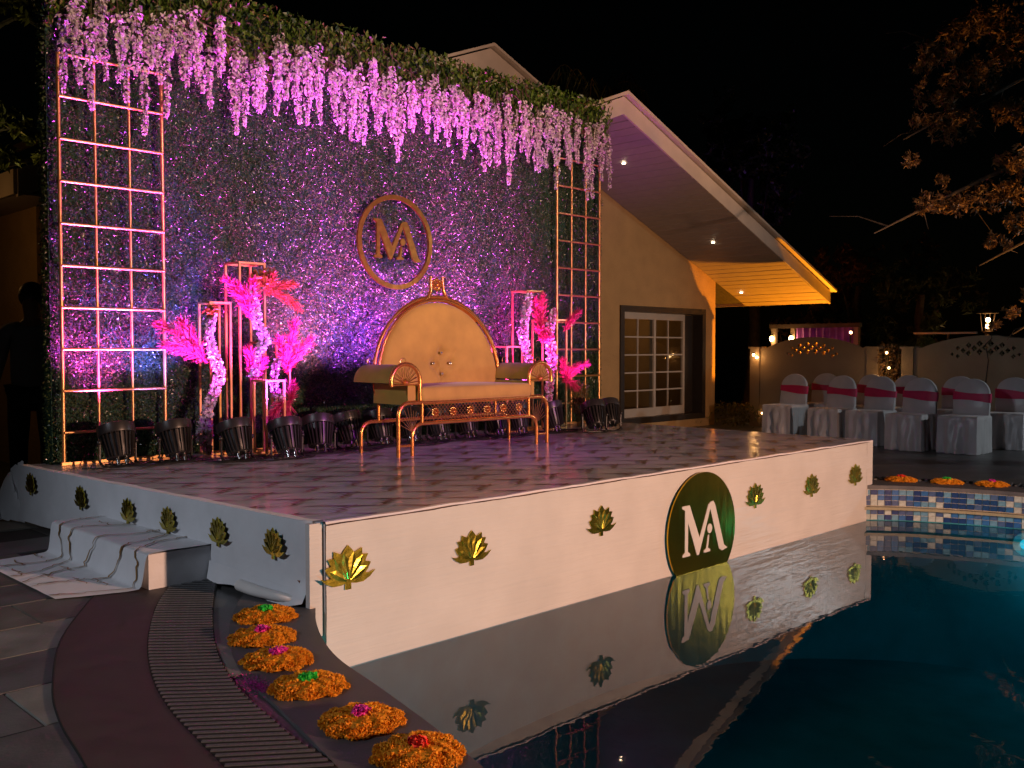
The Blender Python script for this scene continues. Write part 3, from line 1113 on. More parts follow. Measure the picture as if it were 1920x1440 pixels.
for i, (u, z) in enumerate(((0.20, 0.18), (1.02, 0.155), (2.13, 0.165), (3.97, 0.125), (4.86, 0.115), (5.66, 0.13))):
    o = put('lotus_cutout', lotus_mesh(0.325 if i < 1 else 0.29, i), None, W(u, 3.322, z), RZ)
    tag(o, 'gold foil lotus on the stage front panel, ' + ('nearest the cloth corner', 'second from the cloth corner', 'third from the cloth corner, before the medallion', 'first beyond the medallion', 'second beyond the medallion', 'last one at the tiled pool edge')[i], 'decoration', 'gold lotus cutouts on the front panel')
for i, (v, z) in enumerate(((0.10, 0.31), (0.88, 0.295), (1.51, 0.28), (1.98, 0.28), (2.50, 0.28), (3.0, 0.285))):
    sl = math.atan2(left_u(v + 0.2) - left_u(v - 0.2), 0.4)
    o = put('lotus_cutout', lotus_mesh(0.235, i + 9), None, W(left_u(v) - 0.030, v, z), RZ - PI / 2 - sl)
    tag(o, 'gold foil lotus on the stage side cloth, ' + ('first', 'second', 'third', 'fourth', 'fifth', 'sixth')[i] + ' counted from the trellis', 'decoration', 'gold lotus cutouts on the side cloth')

# ------------------------------------------------------------------ SOFA
sf = thing('royal_sofa', 'round backed gold velvet sofa with orange brass frame on stage', 'sofa', W(2.88, 1.38, ST), RZ)
br = 0.017


def arc(cx, cz, r_, a0, a1, n_, y):
    return [(cx + r_ * math.cos(R(a0 + (a1 - a0) * i / n_)), y, cz + r_ * math.sin(R(a0 + (a1 - a0) * i / n_))) for i in range(n_ + 1)]


YF = 0.0
outer = [(-.835, YF, 0)] + arc(-.735, .315, .10, 180, 90, 8, YF) + arc(.735, .315, .10, 90, 0, 8, YF) + [(.835, YF, 0)]
inner = [(-.70, YF, 0)] + arc(-.60, .15, .10, 180, 90, 8, YF) + arc(.60, .15, .10, 90, 0, 8, YF) + [(.70, YF, 0)]
MB().tube(outer, br, 10).build('front_rail', M['brass'], sf, True)
MB().tube(inner, br * 0.9, 10).build('lower_rail', M['brass'], sf, True)
for sx in (-1, 1):
    MB().tube([(sx * .60, YF, .25), (sx * .60, YF, .415)], 0.014, 8).build('post', M['brass'], sf, True)
    MB().tube([(sx * .70, YF, .085), (sx * .835, YF, .085)], 0.011, 8).build('stretcher', M['brass'], sf, True)
    b = MB()
    for k in range(9):
        a = R(20 + 12.5 * k)
        ca, sa = math.cos(a), math.sin(a)
        L_ = 0.20 if k in (3, 4, 5) else 0.165
        b.tube([(sx * .695, YF, .19), (sx * (.695 + ca * L_ * 0.75), YF, .19 + sa * L_)], 0.0028, 4)
    b.build('corner_fan', M['wire'], sf)
# lattice
b = MB()
for k in range(-5, 34):
    x0 = -0.60 + k * 0.036
    for sgn in (1, -1):
        p0, p1 = (x0, .258), (x0 + sgn * 0.145, .403)
        t0, t1 = 0.0, 1.0
        if max(p0[0], p1[0]) > 0.60 or min(p0[0], p1[0]) < -0.60:
            continue
        b.tube([(p0[0], YF + 0.003 * sgn, p0[1]), (p1[0], YF + 0.003 * sgn, p1[1])], 0.0024, 4)
b.build('lattice', M['wire'], sf)
fl = MB()
fl.ball((0, 0, 0), 0.014, 8, 6)
for k in range(8):
    a = 2 * PI * k / 8
    fl.ball((0.027 * math.cos(a), 0.002, 0.027 * math.sin(a)), 0.0125, 6, 5)
fme = fl.mesh('flower_ornament', M['brass'], True)
for k in range(6):
    put('flower_ornament', fme, sf, (-0.47 + 0.188 * k, YF - 0.012, 0.332))
# back frame legs
YB = 0.48
outer_b = [(-.835, YB, 0)] + arc(-.735, .145, .10, 180, 90, 8, YB) + arc(.735, .145, .10, 90, 0, 8, YB) + [(.835, YB, 0)]
MB().tube(outer_b, br * 0.9, 8).build('rear_rail', M['brass'], sf, True)
for sx in (-1, 1):
    MB().tube([(sx * .66, YB, .24), (sx * .66, YB, .45)], 0.014, 8).build('rear_post', M['brass'], sf, True)
    MB().tube([(sx * .60, YF, .415), (sx * .60, YB, .415)], 0.014, 8).build('side_rail', M['brass'], sf, True)


def cushion(b, c, d, r_=0.03, n_=14, puff=0.02):
    """rounded box cushion"""
    cx, cy_, cz = c
    x, y, z = d[0] / 2, d[1] / 2, d[2] / 2
    V, F = [], []
    rings = [(-1, 0.90), (-0.8, 0.975), (-0.4, 1.0), (0.4, 1.0), (0.8, 0.975), (1, 0.90)]
    pts = []
    for k in range(4):
        sx_, sy_ = ((1, 1), (-1, 1), (-1, -1), (1, -1))[k]
        for a in range(5):
            t = R(90 * k + 22.5 * a)
            pts.append((sx_ * (x - r_) + r_ * math.cos(t), sy_ * (y - r_) + r_ * math.sin(t)))
    m_ = len(pts)
    for (zz, s_) in rings:
        for p in pts:
            V.append((cx + p[0] * (1 - (1 - s_) * r_ / x * 6), cy_ + p[1] * (1 - (1 - s_) * r_ / y * 6), cz + zz * z))
    for i in range(5):
        for j in range(m_):
            j2 = (j + 1) % m_
            F.append((i * m_ + j, i * m_ + j2, (i + 1) * m_ + j2, (i + 1) * m_ + j))
    V.append((cx, cy_, cz + z + puff))
    V.append((cx, cy_, cz - z))
    t, bt = 6 * m_, 6 * m_ + 1
    for j in range(m_):
        j2 = (j + 1) % m_
        F.append((5 * m_ + j, 5 * m_ + j2, t))
        F.append((j2, j, bt))
    b.add(V, F)


b = MB()
cushion(b, (0, 0.235, 0.478), (1.24, 0.52, 0.115))
b.build('seat_cushion', M['velvet'], sf, True)
MB().box((0, 0.25, 0.408), (1.22, 0.46, 0.03)).build('seat_base', M['velvet'], sf)
# round back
CZ, RB = 0.575, 0.665
bm_ = MB()
nr, na = 34, 120
V = []
BTN = [(0.0, 0.80), (-0.095, 0.71), (0.095, 0.71), (0.0, 0.62)]
for side in (0, 1):
    for i in range(nr + 1):
        r_ = RB * i / nr
        for j in range(na):
            a = 2 * PI * j / na
            x, z = r_ * math.cos(a), CZ + r_ * math.sin(a) * 0.985
            z = max(z, 0.43)
            t = i / nr
            th = 0.055 * math.sqrt(max(0, 1 - t ** 6)) + 0.012
            y = 0.475 - th if side == 0 else 0.475 + 0.4 * th
            if side == 0:
                for (bx_, bz_) in BTN:
                    dd = math.hypot(x - bx_, z - bz_)
                    y += 0.040 * math.exp(-(dd / 0.045) ** 2)
                    y += 0.012 * math.exp(-(dd / 0.11) ** 2)
                    an = math.atan2(z - bz_, x - bx_)
                    y += 0.010 * math.exp(-(dd / 0.20) ** 2) * max(0, math.cos(3 * an + bx_ * 30)) ** 6
                y += 0.003 * wave(x * 1.7 + z, 3)
            V.append((x, y + 0.10 * (z - 0.45) * 0.6, z))
F = []
m_ = (nr + 1) * na
for s_ in (0, 1):
    for i in range(nr):
        for j in range(na):
            j2 = (j + 1) % na
            q_ = (s_ * m_ + i * na + j, s_ * m_ + i * na + j2, s_ * m_ + (i + 1) * na + j2, s_ * m_ + (i + 1) * na + j)
            F.append(q_ if s_ == 1 else q_[::-1])
for j in range(na):
    j2 = (j + 1) % na
    F.append((nr * na + j, nr * na + j2, m_ + nr * na + j2, m_ + nr * na + j))
bm_.add(V, F)
back = bm_.build('backrest', M['velvet'], sf, True)
for (x, z) in BTN:
    MB().ball((x, 0.475 - 0.030 + 0.06 * (z - 0.45), z), 0.015, 8, 6).build('button', M['crystal'], back, True)


def by(z):
    return 0.475 + 0.06 * (z - 0.45)


for r_, yo, tr in ((RB + 0.012, -0.03, 0.013), (RB + 0.040, -0.005, 0.015), (RB + 0.018, 0.03, 0.012)):
    pts = []
    for i in range(61):
        a = R(-14 + 208 * i / 60)
        z = CZ + r_ * math.sin(a)
        pts.append((r_ * math.cos(a), by(z) + yo, z))
    MB().tube(pts, tr, 8).build('back_hoop', M['brass'], sf, True)
for sx in (-1, 1):
    pts = []
    for (x, z) in ((.44, 1.085), (.34, 1.155), (.22, 1.215), (.13, 1.258), (.085, 1.305), (.068, 1.36), (.066, 1.455)):
        pts.append((sx * x, by(z) - 0.012, z))
    MB().tube([tuple(p) for p in spline(pts, 4)], 0.0155, 8).build('finial_bar', M['brass'], sf, True)
o = put('finial_flower', fme, sf, (0, by(1.38) - 0.014, 1.385))
o.scale = (1.35, 1.3, 1.6)
# arms
for sx in (-1, 1):
    cx, cz, ra = sx * 0.755, 0.575, 0.135
    b = MB()
    sec = [(ra * math.cos(R(a)), ra * math.sin(R(a))) for a in range(-10, 191, 12)]
    poly = [(cx + x, cz + z) for x, z in sec]
    V = []
    for y, s_ in ((0.020, 0.90), (0.03, 0.97), (0.06, 1.0), (0.42, 1.0), (0.50, 0.985), (0.515, 0.92)):
        V += [(cx + (x - cx) * s_, y, cz + (z - cz) * s_) for x, z in poly]
    k = len(poly)
    F = [(i * k + j, i * k + (j + 1) % k, (i + 1) * k + (j + 1) % k, (i + 1) * k + j) for i in range(5) for j in range(k)]
    F += [tuple(range(k))[::-1], tuple(5 * k + j for j in range(k))]
    b.add(V, F)
    arm = b.build('arm_roll', M['velvet'], sf, True)
    MB().box((sx * 0.66, 0.26, 0.475), (0.10, 0.44, 0.16)).build('arm_panel', M['velvet'], sf)
    pts = [(cx + 0.142 * math.cos(R(a)), 0.008, cz + 0.142 * math.sin(R(a))) for a in range(-12, 193, 12)]
    if sx < 0:
        pts = [(sx * 0.613, 0.008, 0.42)] + pts
    else:
        pts = pts + [(sx * 0.613, 0.008, 0.42)]
    MB().tube(pts, 0.0165, 8).build('arm_hoop', M['brass'], sf, True)
    b = MB()
    for k in range(11):
        a = R(8 + 16.4 * k)
        b.tube([(cx, 0.004, cz - 0.01), (cx + 0.125 * math.cos(a), 0.004, cz - 0.01 + 0.125 * math.sin(a))], 0.003, 4)
    b.ball((cx, 0.002, cz - 0.005), 0.022, 8, 6)
    b.tube([(cx - 0.14, 0.006, cz - 0.02), (cx + 0.14, 0.006, cz - 0.02)], 0.006, 6)
    b.build('arm_fan', M['brass'], sf)
    for y in (0.04, 0.46):
        b = MB()
        b.tube([(cx + 0.028 * math.cos(R(a)), y, cz + ra + 0.022 + 0.030 * math.sin(R(a))) for a in range(-60, 241, 20)], 0.0028, 5)
        b.build('wire_loop', M['wire'], sf, True)

# ------------------------------------------------------------------ GOLD STANDS with flowers
def stand(label, u0, u1, v0, v1, h, mids=()):
    t = thing('gold_stand', label, 'stand', W(u0, v1, ST), RZ)
    w_, d_ = u1 - u0, v1 - v0
    hh = h - ST
    q_ = 0.016
    for x in (0, w_):
        for y in (0, d_):
            MB().box((x, y, hh / 2), (q_, q_, hh)).build('post', M['gold_bar'], t)
    for zz, nm in [(hh + q_ / 2 - 0.004, 'top_bar'), (0.0105, 'base_bar')] + [(m_ - ST, 'cross_bar') for m_ in mids]:
        for y in (0, d_):
            MB().box((w_ / 2, y, zz), (w_ + q_ * (1.2 if nm == 'top_bar' else -1), q_ * 1.05, q_ * 0.98)).build(nm, M['gold_bar'], t)
        for x in (0, w_):
            MB().box((x, d_ / 2, zz), (q_ * 1.05, d_ - q_, q_ * 0.94)).build(nm, M['gold_bar'], t)
    return t


stand('open gold box stand holding the thick white flower string by the trellis', 1.10, 1.27, 0.06, 0.24, 1.61)
stand('tallest open gold box stand of the cluster by the step side', 1.32, 1.54, 0.08, 0.30, 1.93)
stand('shortest open gold box stand of the cluster by the step side', 1.37, 1.53, 0.42, 0.60, 1.00)
stand('open gold box stand wearing a magenta plume beside the sofa shadow', 1.50, 1.74, 0.14, 0.34, 1.30)
stand('tallest open gold box stand behind the sofa right arm', 4.48, 4.70, 0.18, 0.40, 1.84)
stand('open gold box stand with plumes in front of the far trellis', 4.76, 5.00, 0.20, 0.46, 1.55)
stand('low open gold box stand hidden behind the sofa right arm', 4.16, 4.38, 0.20, 0.42, 1.27)


def flower_string(label, path, mats_, n_=420, r0=0.045):
    """dense string of small orchids along a path of (u, v, z, r)"""
    p0 = W(path[0][0], path[0][1], path[0][2])
    t = thing('flower_string', label, 'flowers', p0, RZ)
    P = resample(spline([(p[0] - path[0][0], -(p[1] - path[0][1]), p[2] - path[0][2]) for p in path], 8), 60)
    rad = np.interp(np.linspace(0, 1, 60), np.linspace(0, 1, len(path)), [p[3] for p in path])
    MB().tube([tuple(p) for p in P], 0.006, 5).build('cord', M['stem'], t)
    for (mn, m_, fr) in mats_:
        k = int(n_ * fr)
        i = rng.integers(0, 60, k)
        a = rng.uniform(0, 2 * PI, k)
        rr_ = rad[i] * rng.uniform(0.55, 1.0, k)
        c = P[i] + np.stack([np.cos(a) * rr_, np.sin(a) * rr_, rng.uniform(-0.012, 0.012, k)], 1)
        d = np.stack([np.cos(a), np.sin(a), rng.uniform(-0.8, 0.8, k)], 1)
        sz = rng.uniform(0.024, 0.042, k)
        MB().leaves(c, d + 0.5 * rand_unit(k), rand_unit(k), sz, sz * 0.9, 0.3).build(mn, m_, t)
    return t


WF, PF, AU = ('white_blossoms', M['white_flower'], 1.0), ('pink_blossoms', M['pink_flower'], 0.3), ('autumn_leaves', M['autumn'], 0.12)
flower_string('long white flower string curling down the stand by the trellis', [(1.10, .30, 1.52, .020), (1.05, .31, 1.36, .035), (1.09, .31, 1.20, .042), (1.14, .31, 1.06, .042), (1.08, .31, .90, .038), (1.02, .31, .74, .045), (1.00, .31, .60, .055), (1.04, .31, .45, .03)], [('white_blossoms', M['white_flower'], 1.0), ('autumn_leaves', M['autumn'], 0.04)], 900)
flower_string('white flower string twisting down the tallest stand by the step side', [(1.40, .34, 1.74, .03), (1.42, .34, 1.60, .042), (1.45, .35, 1.46, .040), (1.50, .36, 1.33, .045), (1.43, .36, 1.20, .038), (1.39, .38, 1.04, .036)], [('white_blossoms', M['white_flower'], 1.0)], 760)
flower_string('pink and white flower string inside the shortest gold stand', [(1.56, .46, 1.18, .025), (1.50, .50, .98, .03), (1.54, .50, .86, .045), (1.50, .50, .74, .05), (1.46, .50, .62, .03), (1.50, .50, .46, .02)], [('white_blossoms', M['white_flower'], 0.35), ('pink_blossoms', M['pink_flower'], 0.65)], 420)
flower_string('white flower string hanging left behind the sofa right arm', [(4.46, .44, 1.80, .03), (4.43, .44, 1.66, .045), (4.38, .45, 1.52, .04), (4.36, .45, 1.38, .05), (4.42, .45, 1.22, .04), (4.43, .45, 1.08, .05), (4.42, .45, .95, .04)], [('white_blossoms', M['white_flower'], 0.85), ('pink_blossoms', M['pink_flower'], 0.2)], 700)
flower_string('pink white flower string hanging by the far trellis', [(4.80, .46, 1.66, .02), (4.76, .47, 1.54, .05), (4.72, .47, 1.40, .05), (4.76, .47, 1.24, .055), (4.76, .47, 1.08, .05), (4.74, .47, .95, .04), (4.72, .47, .76, .03), (4.74, .47, .46, .025)], [('white_blossoms', M['white_flower'], 0.6), ('pink_blossoms', M['pink_flower'], 0.5)], 760)


def plume(label, base, tips, m_='pampas', n_=420, ln=0.085):
    """feathery dyed pampas: several arching fronds"""
    p0 = W(base[0], base[1], base[2])
    t = thing('pampas_plume', label, 'pampas', p0, RZ)
    st_ = MB()
    C, D = [], []
    for (u, v, z, spread) in tips:
        tip = np.array([u - base[0], -(v - base[1]), z - base[2]])
        mid = tip * 0.5 + np.array([0, 0, 0.10 * np.linalg.norm(tip)])
        P = resample(spline([(0, 0, 0), tuple(mid), tuple(tip)], 10), 24)
        st_.tube([tuple(p) for p in P], 0.003, 4)
        k = n_
        i = np.clip((rng.random(k) ** 0.8 * 24).astype(int), 0, 22)
        tt = i / 23
        dirn = P[i + 1] - P[i]
        dirn /= np.linalg.norm(dirn, axis=1, keepdims=True) + 1e-9
        rad = spread * np.sin(np.clip(tt, 0.05, 1) * PI * 0.92) ** 0.7
        off = rand_unit(k) * (rad * rng.random(k) ** 0.6)[:, None]
        C.append(P[i] + off)
        D.append(dirn * 0.8 + off / (rad[:, None] + 1e-3) * 0.9 + np.array([0, 0, -0.15]))
    st_.build('stem', M['stem'], t)
    C, D = np.concatenate(C), np.concatenate(D)
    k = len(C)
    MB().leaves(C, D, rand_unit(k), rng.uniform(0.6, 1.3, k) * ln, 0.0065, 0.2).build('plume', M[m_], t)
    return t


plume('magenta plume fanning toward the near trellis from the flower stand', (1.02, .30, 1.16), [(.62, .34, 1.44, .075), (.66, .34, 1.28, .07), (.80, .34, 1.48, .06)], 'pampas', 330)
plume('bright magenta plume on top of the tallest stand by the step', (1.42, .33, 1.50), [(1.16, .36, 1.80, .07), (1.26, .36, 1.76, .07), (1.40, .36, 1.80, .06)], 'pampas', 360)
plume('rust red plume drooping from the tallest stand by the step', (1.56, .34, 1.70), [(1.78, .36, 1.78, .05), (1.82, .38, 1.58, .045), (1.58, .36, 1.86, .05)], 'pampas_red', 240)
plume('magenta plume spreading beside the sofa shadow', (1.70, .37, 1.08), [(1.76, .40, 1.48, .06), (1.92, .40, 1.34, .06), (1.60, .40, 1.34, .06)], 'pampas', 330)
plume('small magenta plume between the two tall stands', (1.40, .36, 1.00), [(1.34, .40, 1.26, .06), (1.48, .40, 1.18, .06)], 'pampas', 260)
plume('purple pink plume low in the shortest gold stand', (1.62, .54, .84), [(1.40, .58, .70, .05), (1.54, .58, .68, .06), (1.62, .58, .98, .05)], 'pampas', 260)
plume('red plume between the white strings behind the sofa arm', (4.60, .46, 1.42), [(4.50, .48, 1.76, .06), (4.62, .48, 1.80, .06)], 'pampas', 300)
plume('magenta plume pointing at the sofa from the far stand', (4.76, .48, 1.36), [(4.50, .50, 1.46, .06), (4.58, .50, 1.36, .06)], 'pampas', 260)
plume('red plume crossing the far trellis grid', (4.98, .47, 1.46), [(5.20, .48, 1.66, .05), (5.10, .48, 1.60, .045)], 'pampas', 220)
plume('magenta plume low across the far trellis grid', (4.96, .48, .92), [(4.88, .52, 1.14, .06), (5.28, .52, 1.10, .05), (5.12, .52, .84, .05), (5.06, .52, 1.06, .06)], 'pampas', 280)


def sprig(label, base, rad, m_, n_, ln=0.06):
    t = thing('leaf_sprig', label, 'leaves', W(*base), RZ)
    c = rand_unit(n_) * (rng.random(n_) ** 0.5)[:, None] * np.array(rad)
    MB().leaves(c, rand_unit(n_) + np.array([0, -0.3, -0.4]), rand_unit(n_), rng.uniform(0.6, 1.2, n_) * ln, rng.uniform(0.6, 1.2, n_) * ln * 0.55, 0.25).build('leaves', m_, t)
    MB().tube([(0, 0, -rad[2] * 0.9), (0.01, 0, 0), (-0.01, 0, rad[2] * 0.8)], 0.004, 5).build('stem', M['stem'], t)
    return t


sprig('golden autumn leaves at the top of the white string stand', (1.08, .30, 1.54), (.06, .05, .07), M['autumn'], 60, 0.055)
sprig('red brown autumn leaves in the tallest stand by the step', (1.50, .34, 1.80), (.11, .07, .10), M['autumn'], 130)
sprig('red autumn leaves on the flower string behind the sofa arm', (4.44, .46, 1.16), (.05, .05, .06), M['autumn'], 50, 0.05)
# dry golden shrub at the far trellis foot
sh = thing('dry_shrub', 'olive gold dry shrub at the foot of the far trellis', 'shrub', W(5.26, 0.42, ST), RZ)
N = 700
c = rand_unit(N) * (rng.random(N) ** 0.45)[:, None] * np.array([.14, .10, .24]) + np.array([0, 0, .27])
MB().leaves(c, rand_unit(N) + np.array([0, 0, 0.8]), rand_unit(N), 0.05, 0.010, 0.2).build('leaves', M['dry'], sh)
b = MB()
for k in range(9):
    a = k * 0.7
    b.tube([(0.02 * math.cos(a), 0.02 * math.sin(a), 0), (0.07 * math.cos(a), 0.06 * math.sin(a), 0.25), (0.11 * math.cos(a), 0.09 * math.sin(a), 0.45)], 0.0035, 4)
b.build('stems', M['stem'], sh)

# ------------------------------------------------------------------ STAGE LIGHTS
def can_meshes():
    prof = [(0.0, -0.105), (0.062, -0.105), (0.070, -0.095), (0.080, -0.02), (0.090, 0.045), (0.0, 0.045)]
    body = MB().lathe(prof, 22).mesh('housing', M['black_metal'], True)
    f = MB()
    for k in range(22):
        a = 2 * PI * k / 22
        rot = Matrix.Rotation(a, 3, 'Z')
        f.add([rot @ Vector(p) for p in ((0.060, -.0028, -.10), (0.080, -.0028, -.10), (0.106, -.0028, .045), (0.080, -.0028, .045),
                                         (0.060, .0028, -.10), (0.080, .0028, -.10), (0.106, .0028, .045), (0.080, .0028, .045))],
              [(0, 1, 2, 3), (7, 6, 5, 4), (0, 4, 5, 1), (1, 5, 6, 2), (2, 6, 7, 3)])
    fins = f.mesh('fins', M['black_metal'])
    rim = MB().lathe([(0.085, 0.046), (0.110, 0.046), (0.114, 0.060), (0.114, 0.105), (0.104, 0.110), (0.100, 0.085), (0.085, 0.080)], 24).mesh('lens_ring', M['black_metal'], True)
    yk = MB()
    pts = [(-0.128, 0, 0.02), (-0.128, 0, -0.09), (-0.118, 0, -0.145), (-0.09, 0, -0.165), (0.09, 0, -0.165), (0.118, 0, -0.145), (0.128, 0, -0.09), (0.128, 0, 0.02)]
    yk2 = MB()
    con = MB()
    con.lathe([(0.012, -0.15), (0.013, -0.105), (0.0, -0.105)], 8, Matrix.Translation((0.026, 0.0, 0)))
    c1 = con.mesh('connector', M['chrome'], True)
    return body, fins, rim, c1


can_body, can_fins, can_rim, can_con = can_meshes()
lens_m = {}
CANC = {'magenta': (1.0, 0.05, 0.72), 'pink': (1.0, 0.16, 0.62), 'violet': (0.48, 0.05, 1.0), 'blue': (0.16, 0.12, 1.0), 'white': (1.0, 0.55, 0.72)}
for k_, c_ in CANC.items():
    lens_m[k_] = MB().lathe([(0.0, 0.070), (0.098, 0.070), (0.098, 0.078), (0.0, 0.086)], 20).mesh('lens', mat('lens_' + k_, c_, 0.3, emit=c_, estr=3.0))


def stage_light(u, v, colname, power, tilt=62, pan=0.0, label=None, group='stage floodlights along the flower wall'):
    root = thing('stage_light', label or 'black finned floodlight on the stage floor facing the flower wall', 'floodlight', W(u, v, ST), RZ + pan, group)
    hz = 0.172
    # head: axis +z tilted toward +y (the wall)
    rot = Matrix.Rotation(-R(90 - tilt), 4, 'X')
    mx = Matrix.Translation((0, 0.0, hz)) @ rot @ Matrix.Scale(1.14, 4)
    for nm, me_ in (('housing', can_body), ('fins', can_fins), ('lens_ring', can_rim), ('lens', lens_m[colname])):
        o = put(nm, me_, root)
        o.matrix_local = mx
    for dx in (-0.052, 0.0):
        o = put('connector', can_con, root)
        o.matrix_local = mx @ Matrix.Translation((dx, -0.02, 0))
    b = MB()
    b.tube([(-0.128, 0, hz + 0.01), (-0.128, 0, 0.06), (-0.122, 0, 0.018), (-0.10, 0, 0.008), (0.10, 0, 0.008), (0.122, 0, 0.018), (0.128, 0, 0.06), (0.128, 0, hz + 0.01)], 0.0075, 6)
    b.tube([(-0.128, 0.02, 0.05), (-0.124, -0.05, 0.015), (-0.09, -0.085, 0.008), (0.09, -0.085, 0.008), (0.124, -0.05, 0.015), (0.128, 0.02, 0.05)], 0.0065, 6)
    for sx in (-1, 1):
        b.ball((sx * 0.132, 0, hz + 0.005), 0.018, 8, 6)
    b.build('yoke', M['black_metal'], root, True)
    axis = (mx.to_3x3() @ Vector((0, 0, 1))).normalized()
    tip = mx @ Vector((0, 0, 0.13))
    l = bpy.data.lights.new('beam', 'SPOT')
    l.energy = power
    l.color = CANC[colname]
    l.spot_size = R(74)
    l.spot_blend = 0.8
    l.shadow_soft_size = 0.06
    lo = bpy.data.objects.new('beam', l)
    COL.objects.link(lo)
    lo.parent = root
    lo.location = tip
    lo.rotation_euler = axis.to_track_quat('-Z', 'Y').to_euler()
    return root


cans = [(0.30, .40, 'magenta', 62, 0), (0.70, .46, 'blue', 62, 4), (1.06, .70, 'magenta', 60, 3), (1.40, .84, 'violet', 60, -4), (1.78, .70, 'magenta', 60, -22), (2.16, .56, 'pink', 62, 8),
        (2.50, .54, 'violet', 62, 0), (2.84, .52, 'violet', 63, -5), (3.12, .58, 'magenta', 62, 4), (3.45, .60, 'pink', 62, 0), (3.80, .62, 'violet', 62, 5), (4.10, .62, 'magenta', 62, -3), (4.52, .70, 'magenta', 62, 6)]
for i, (u, v, c_, tl, pn) in enumerate(cans):
    stage_light(u, v, c_, {'magenta': 640, 'pink': 620, 'violet': 640, 'blue': 420}[c_], tl + 8, R(pn), 'black finned floodlight facing the flower wall, ' + ('first', 'second', 'third', 'fourth', 'fifth', 'sixth', 'seventh', 'eighth', 'ninth', 'tenth', 'eleventh', 'twelfth', 'thirteenth')[i] + ' from the step side')
stage_light(4.82, 1.00, 'magenta', 110, 58, R(-28), 'black finned floodlight leaning left beside the house window, nearer the sofa', None)
stage_light(5.12, 0.94, 'violet', 90, 56, R(-30), 'black finned floodlight leaning left beside the house window, nearest the window', None)
# cables
cb = thing('power_cable', 'tangled black power cables on the stage floor behind the floodlights', 'cable', W(0.3, 0.3, ST), RZ)
b = MB()
for k in range(4):
    pts = []
    for i in range(70):
        u = 0.25 + 4.7 * i / 69
        pts.append((u - 0.3, -(0.62 + 0.10 * math.sin(u * 4 + k * 1.7) + 0.06 * math.sin(u * 11 + k) + 0.02 * k + 0.10 * (u / 5)) + 0.3 + (0.22 if u < 0.9 else 0), 0.007 + 0.004 * (k % 2)))
    b.tube(pts, 0.006, 5)
b.build('cable_run', M['black_rubber'], cb, True)
b = MB()
for (u, v, c_, tl, pn) in cans:
    for s_ in (-1, 1):
        x0, y0 = u - 0.3 + 0.05 * s_, 0.3 - v - 0.03
        b.tube([tuple(p) for p in spline([(x0, y0, 0.07), (x0 + 0.03 * s_, y0 - 0.05, 0.02), (x0 + 0.10 * s_, y0 - 0.06, 0.008), (x0 + 0.20 * s_, y0 + 0.03, 0.008)], 5)], 0.005, 5)
b.build('cable_tail', M['black_rubber'], cb, True)
MB().box((0, 0, 0.004), (0.05, 0.018, 0.008)).build('tape_scrap', M['white'], None, False, W(0.98, 0.62, ST + 0.004), 0.3)
tag(bpy.data.objects['tape_scrap'], 'small white paper scrap on the stage floor between floodlights', 'scrap')

# ------------------------------------------------------------------ HOUSE
VW = -1.69
UR, ZE_T = 6.72, 4.31           # ridge, top of lower gable
SLP = 0.3975
hs = thing('house', 'cream stucco house with wide gabled eaves behind the backdrop', 'house', W(6.7, VW, 0), RZ)


def HL(u, v, z):
    return (u - 6.7, VW - v, z)


def soff(u):                    # soffit height of the lower gable
    return 4.10 - SLP * abs(u - UR)


# gable wall with window opening
W0, W1, WZ0, WZ1 = 8.60, 10.77, 0.15, 1.88
wall = [(2.2 - 6.7, 0.0), (11.10 - 6.7, 0.0), (11.10 - 6.7, soff(11.10) + 0.02), (UR - 6.7, soff(UR) + 0.02), (2.2 - 6.7, soff(2.2) + 0.02)]
win = [(W0 - 6.7, WZ0), (W1 - 6.7, WZ0), (W1 - 6.7, WZ1), (W0 - 6.7, WZ1)]
holed(wall, [win], 0.0, 0.22, M['stucco'], 'gable_wall', hs)
MB().box(HL(11.0, VW - 3.2, 1.1), (0.2, 5.9, 2.2)).build('side_wall', M['stucco'], hs)
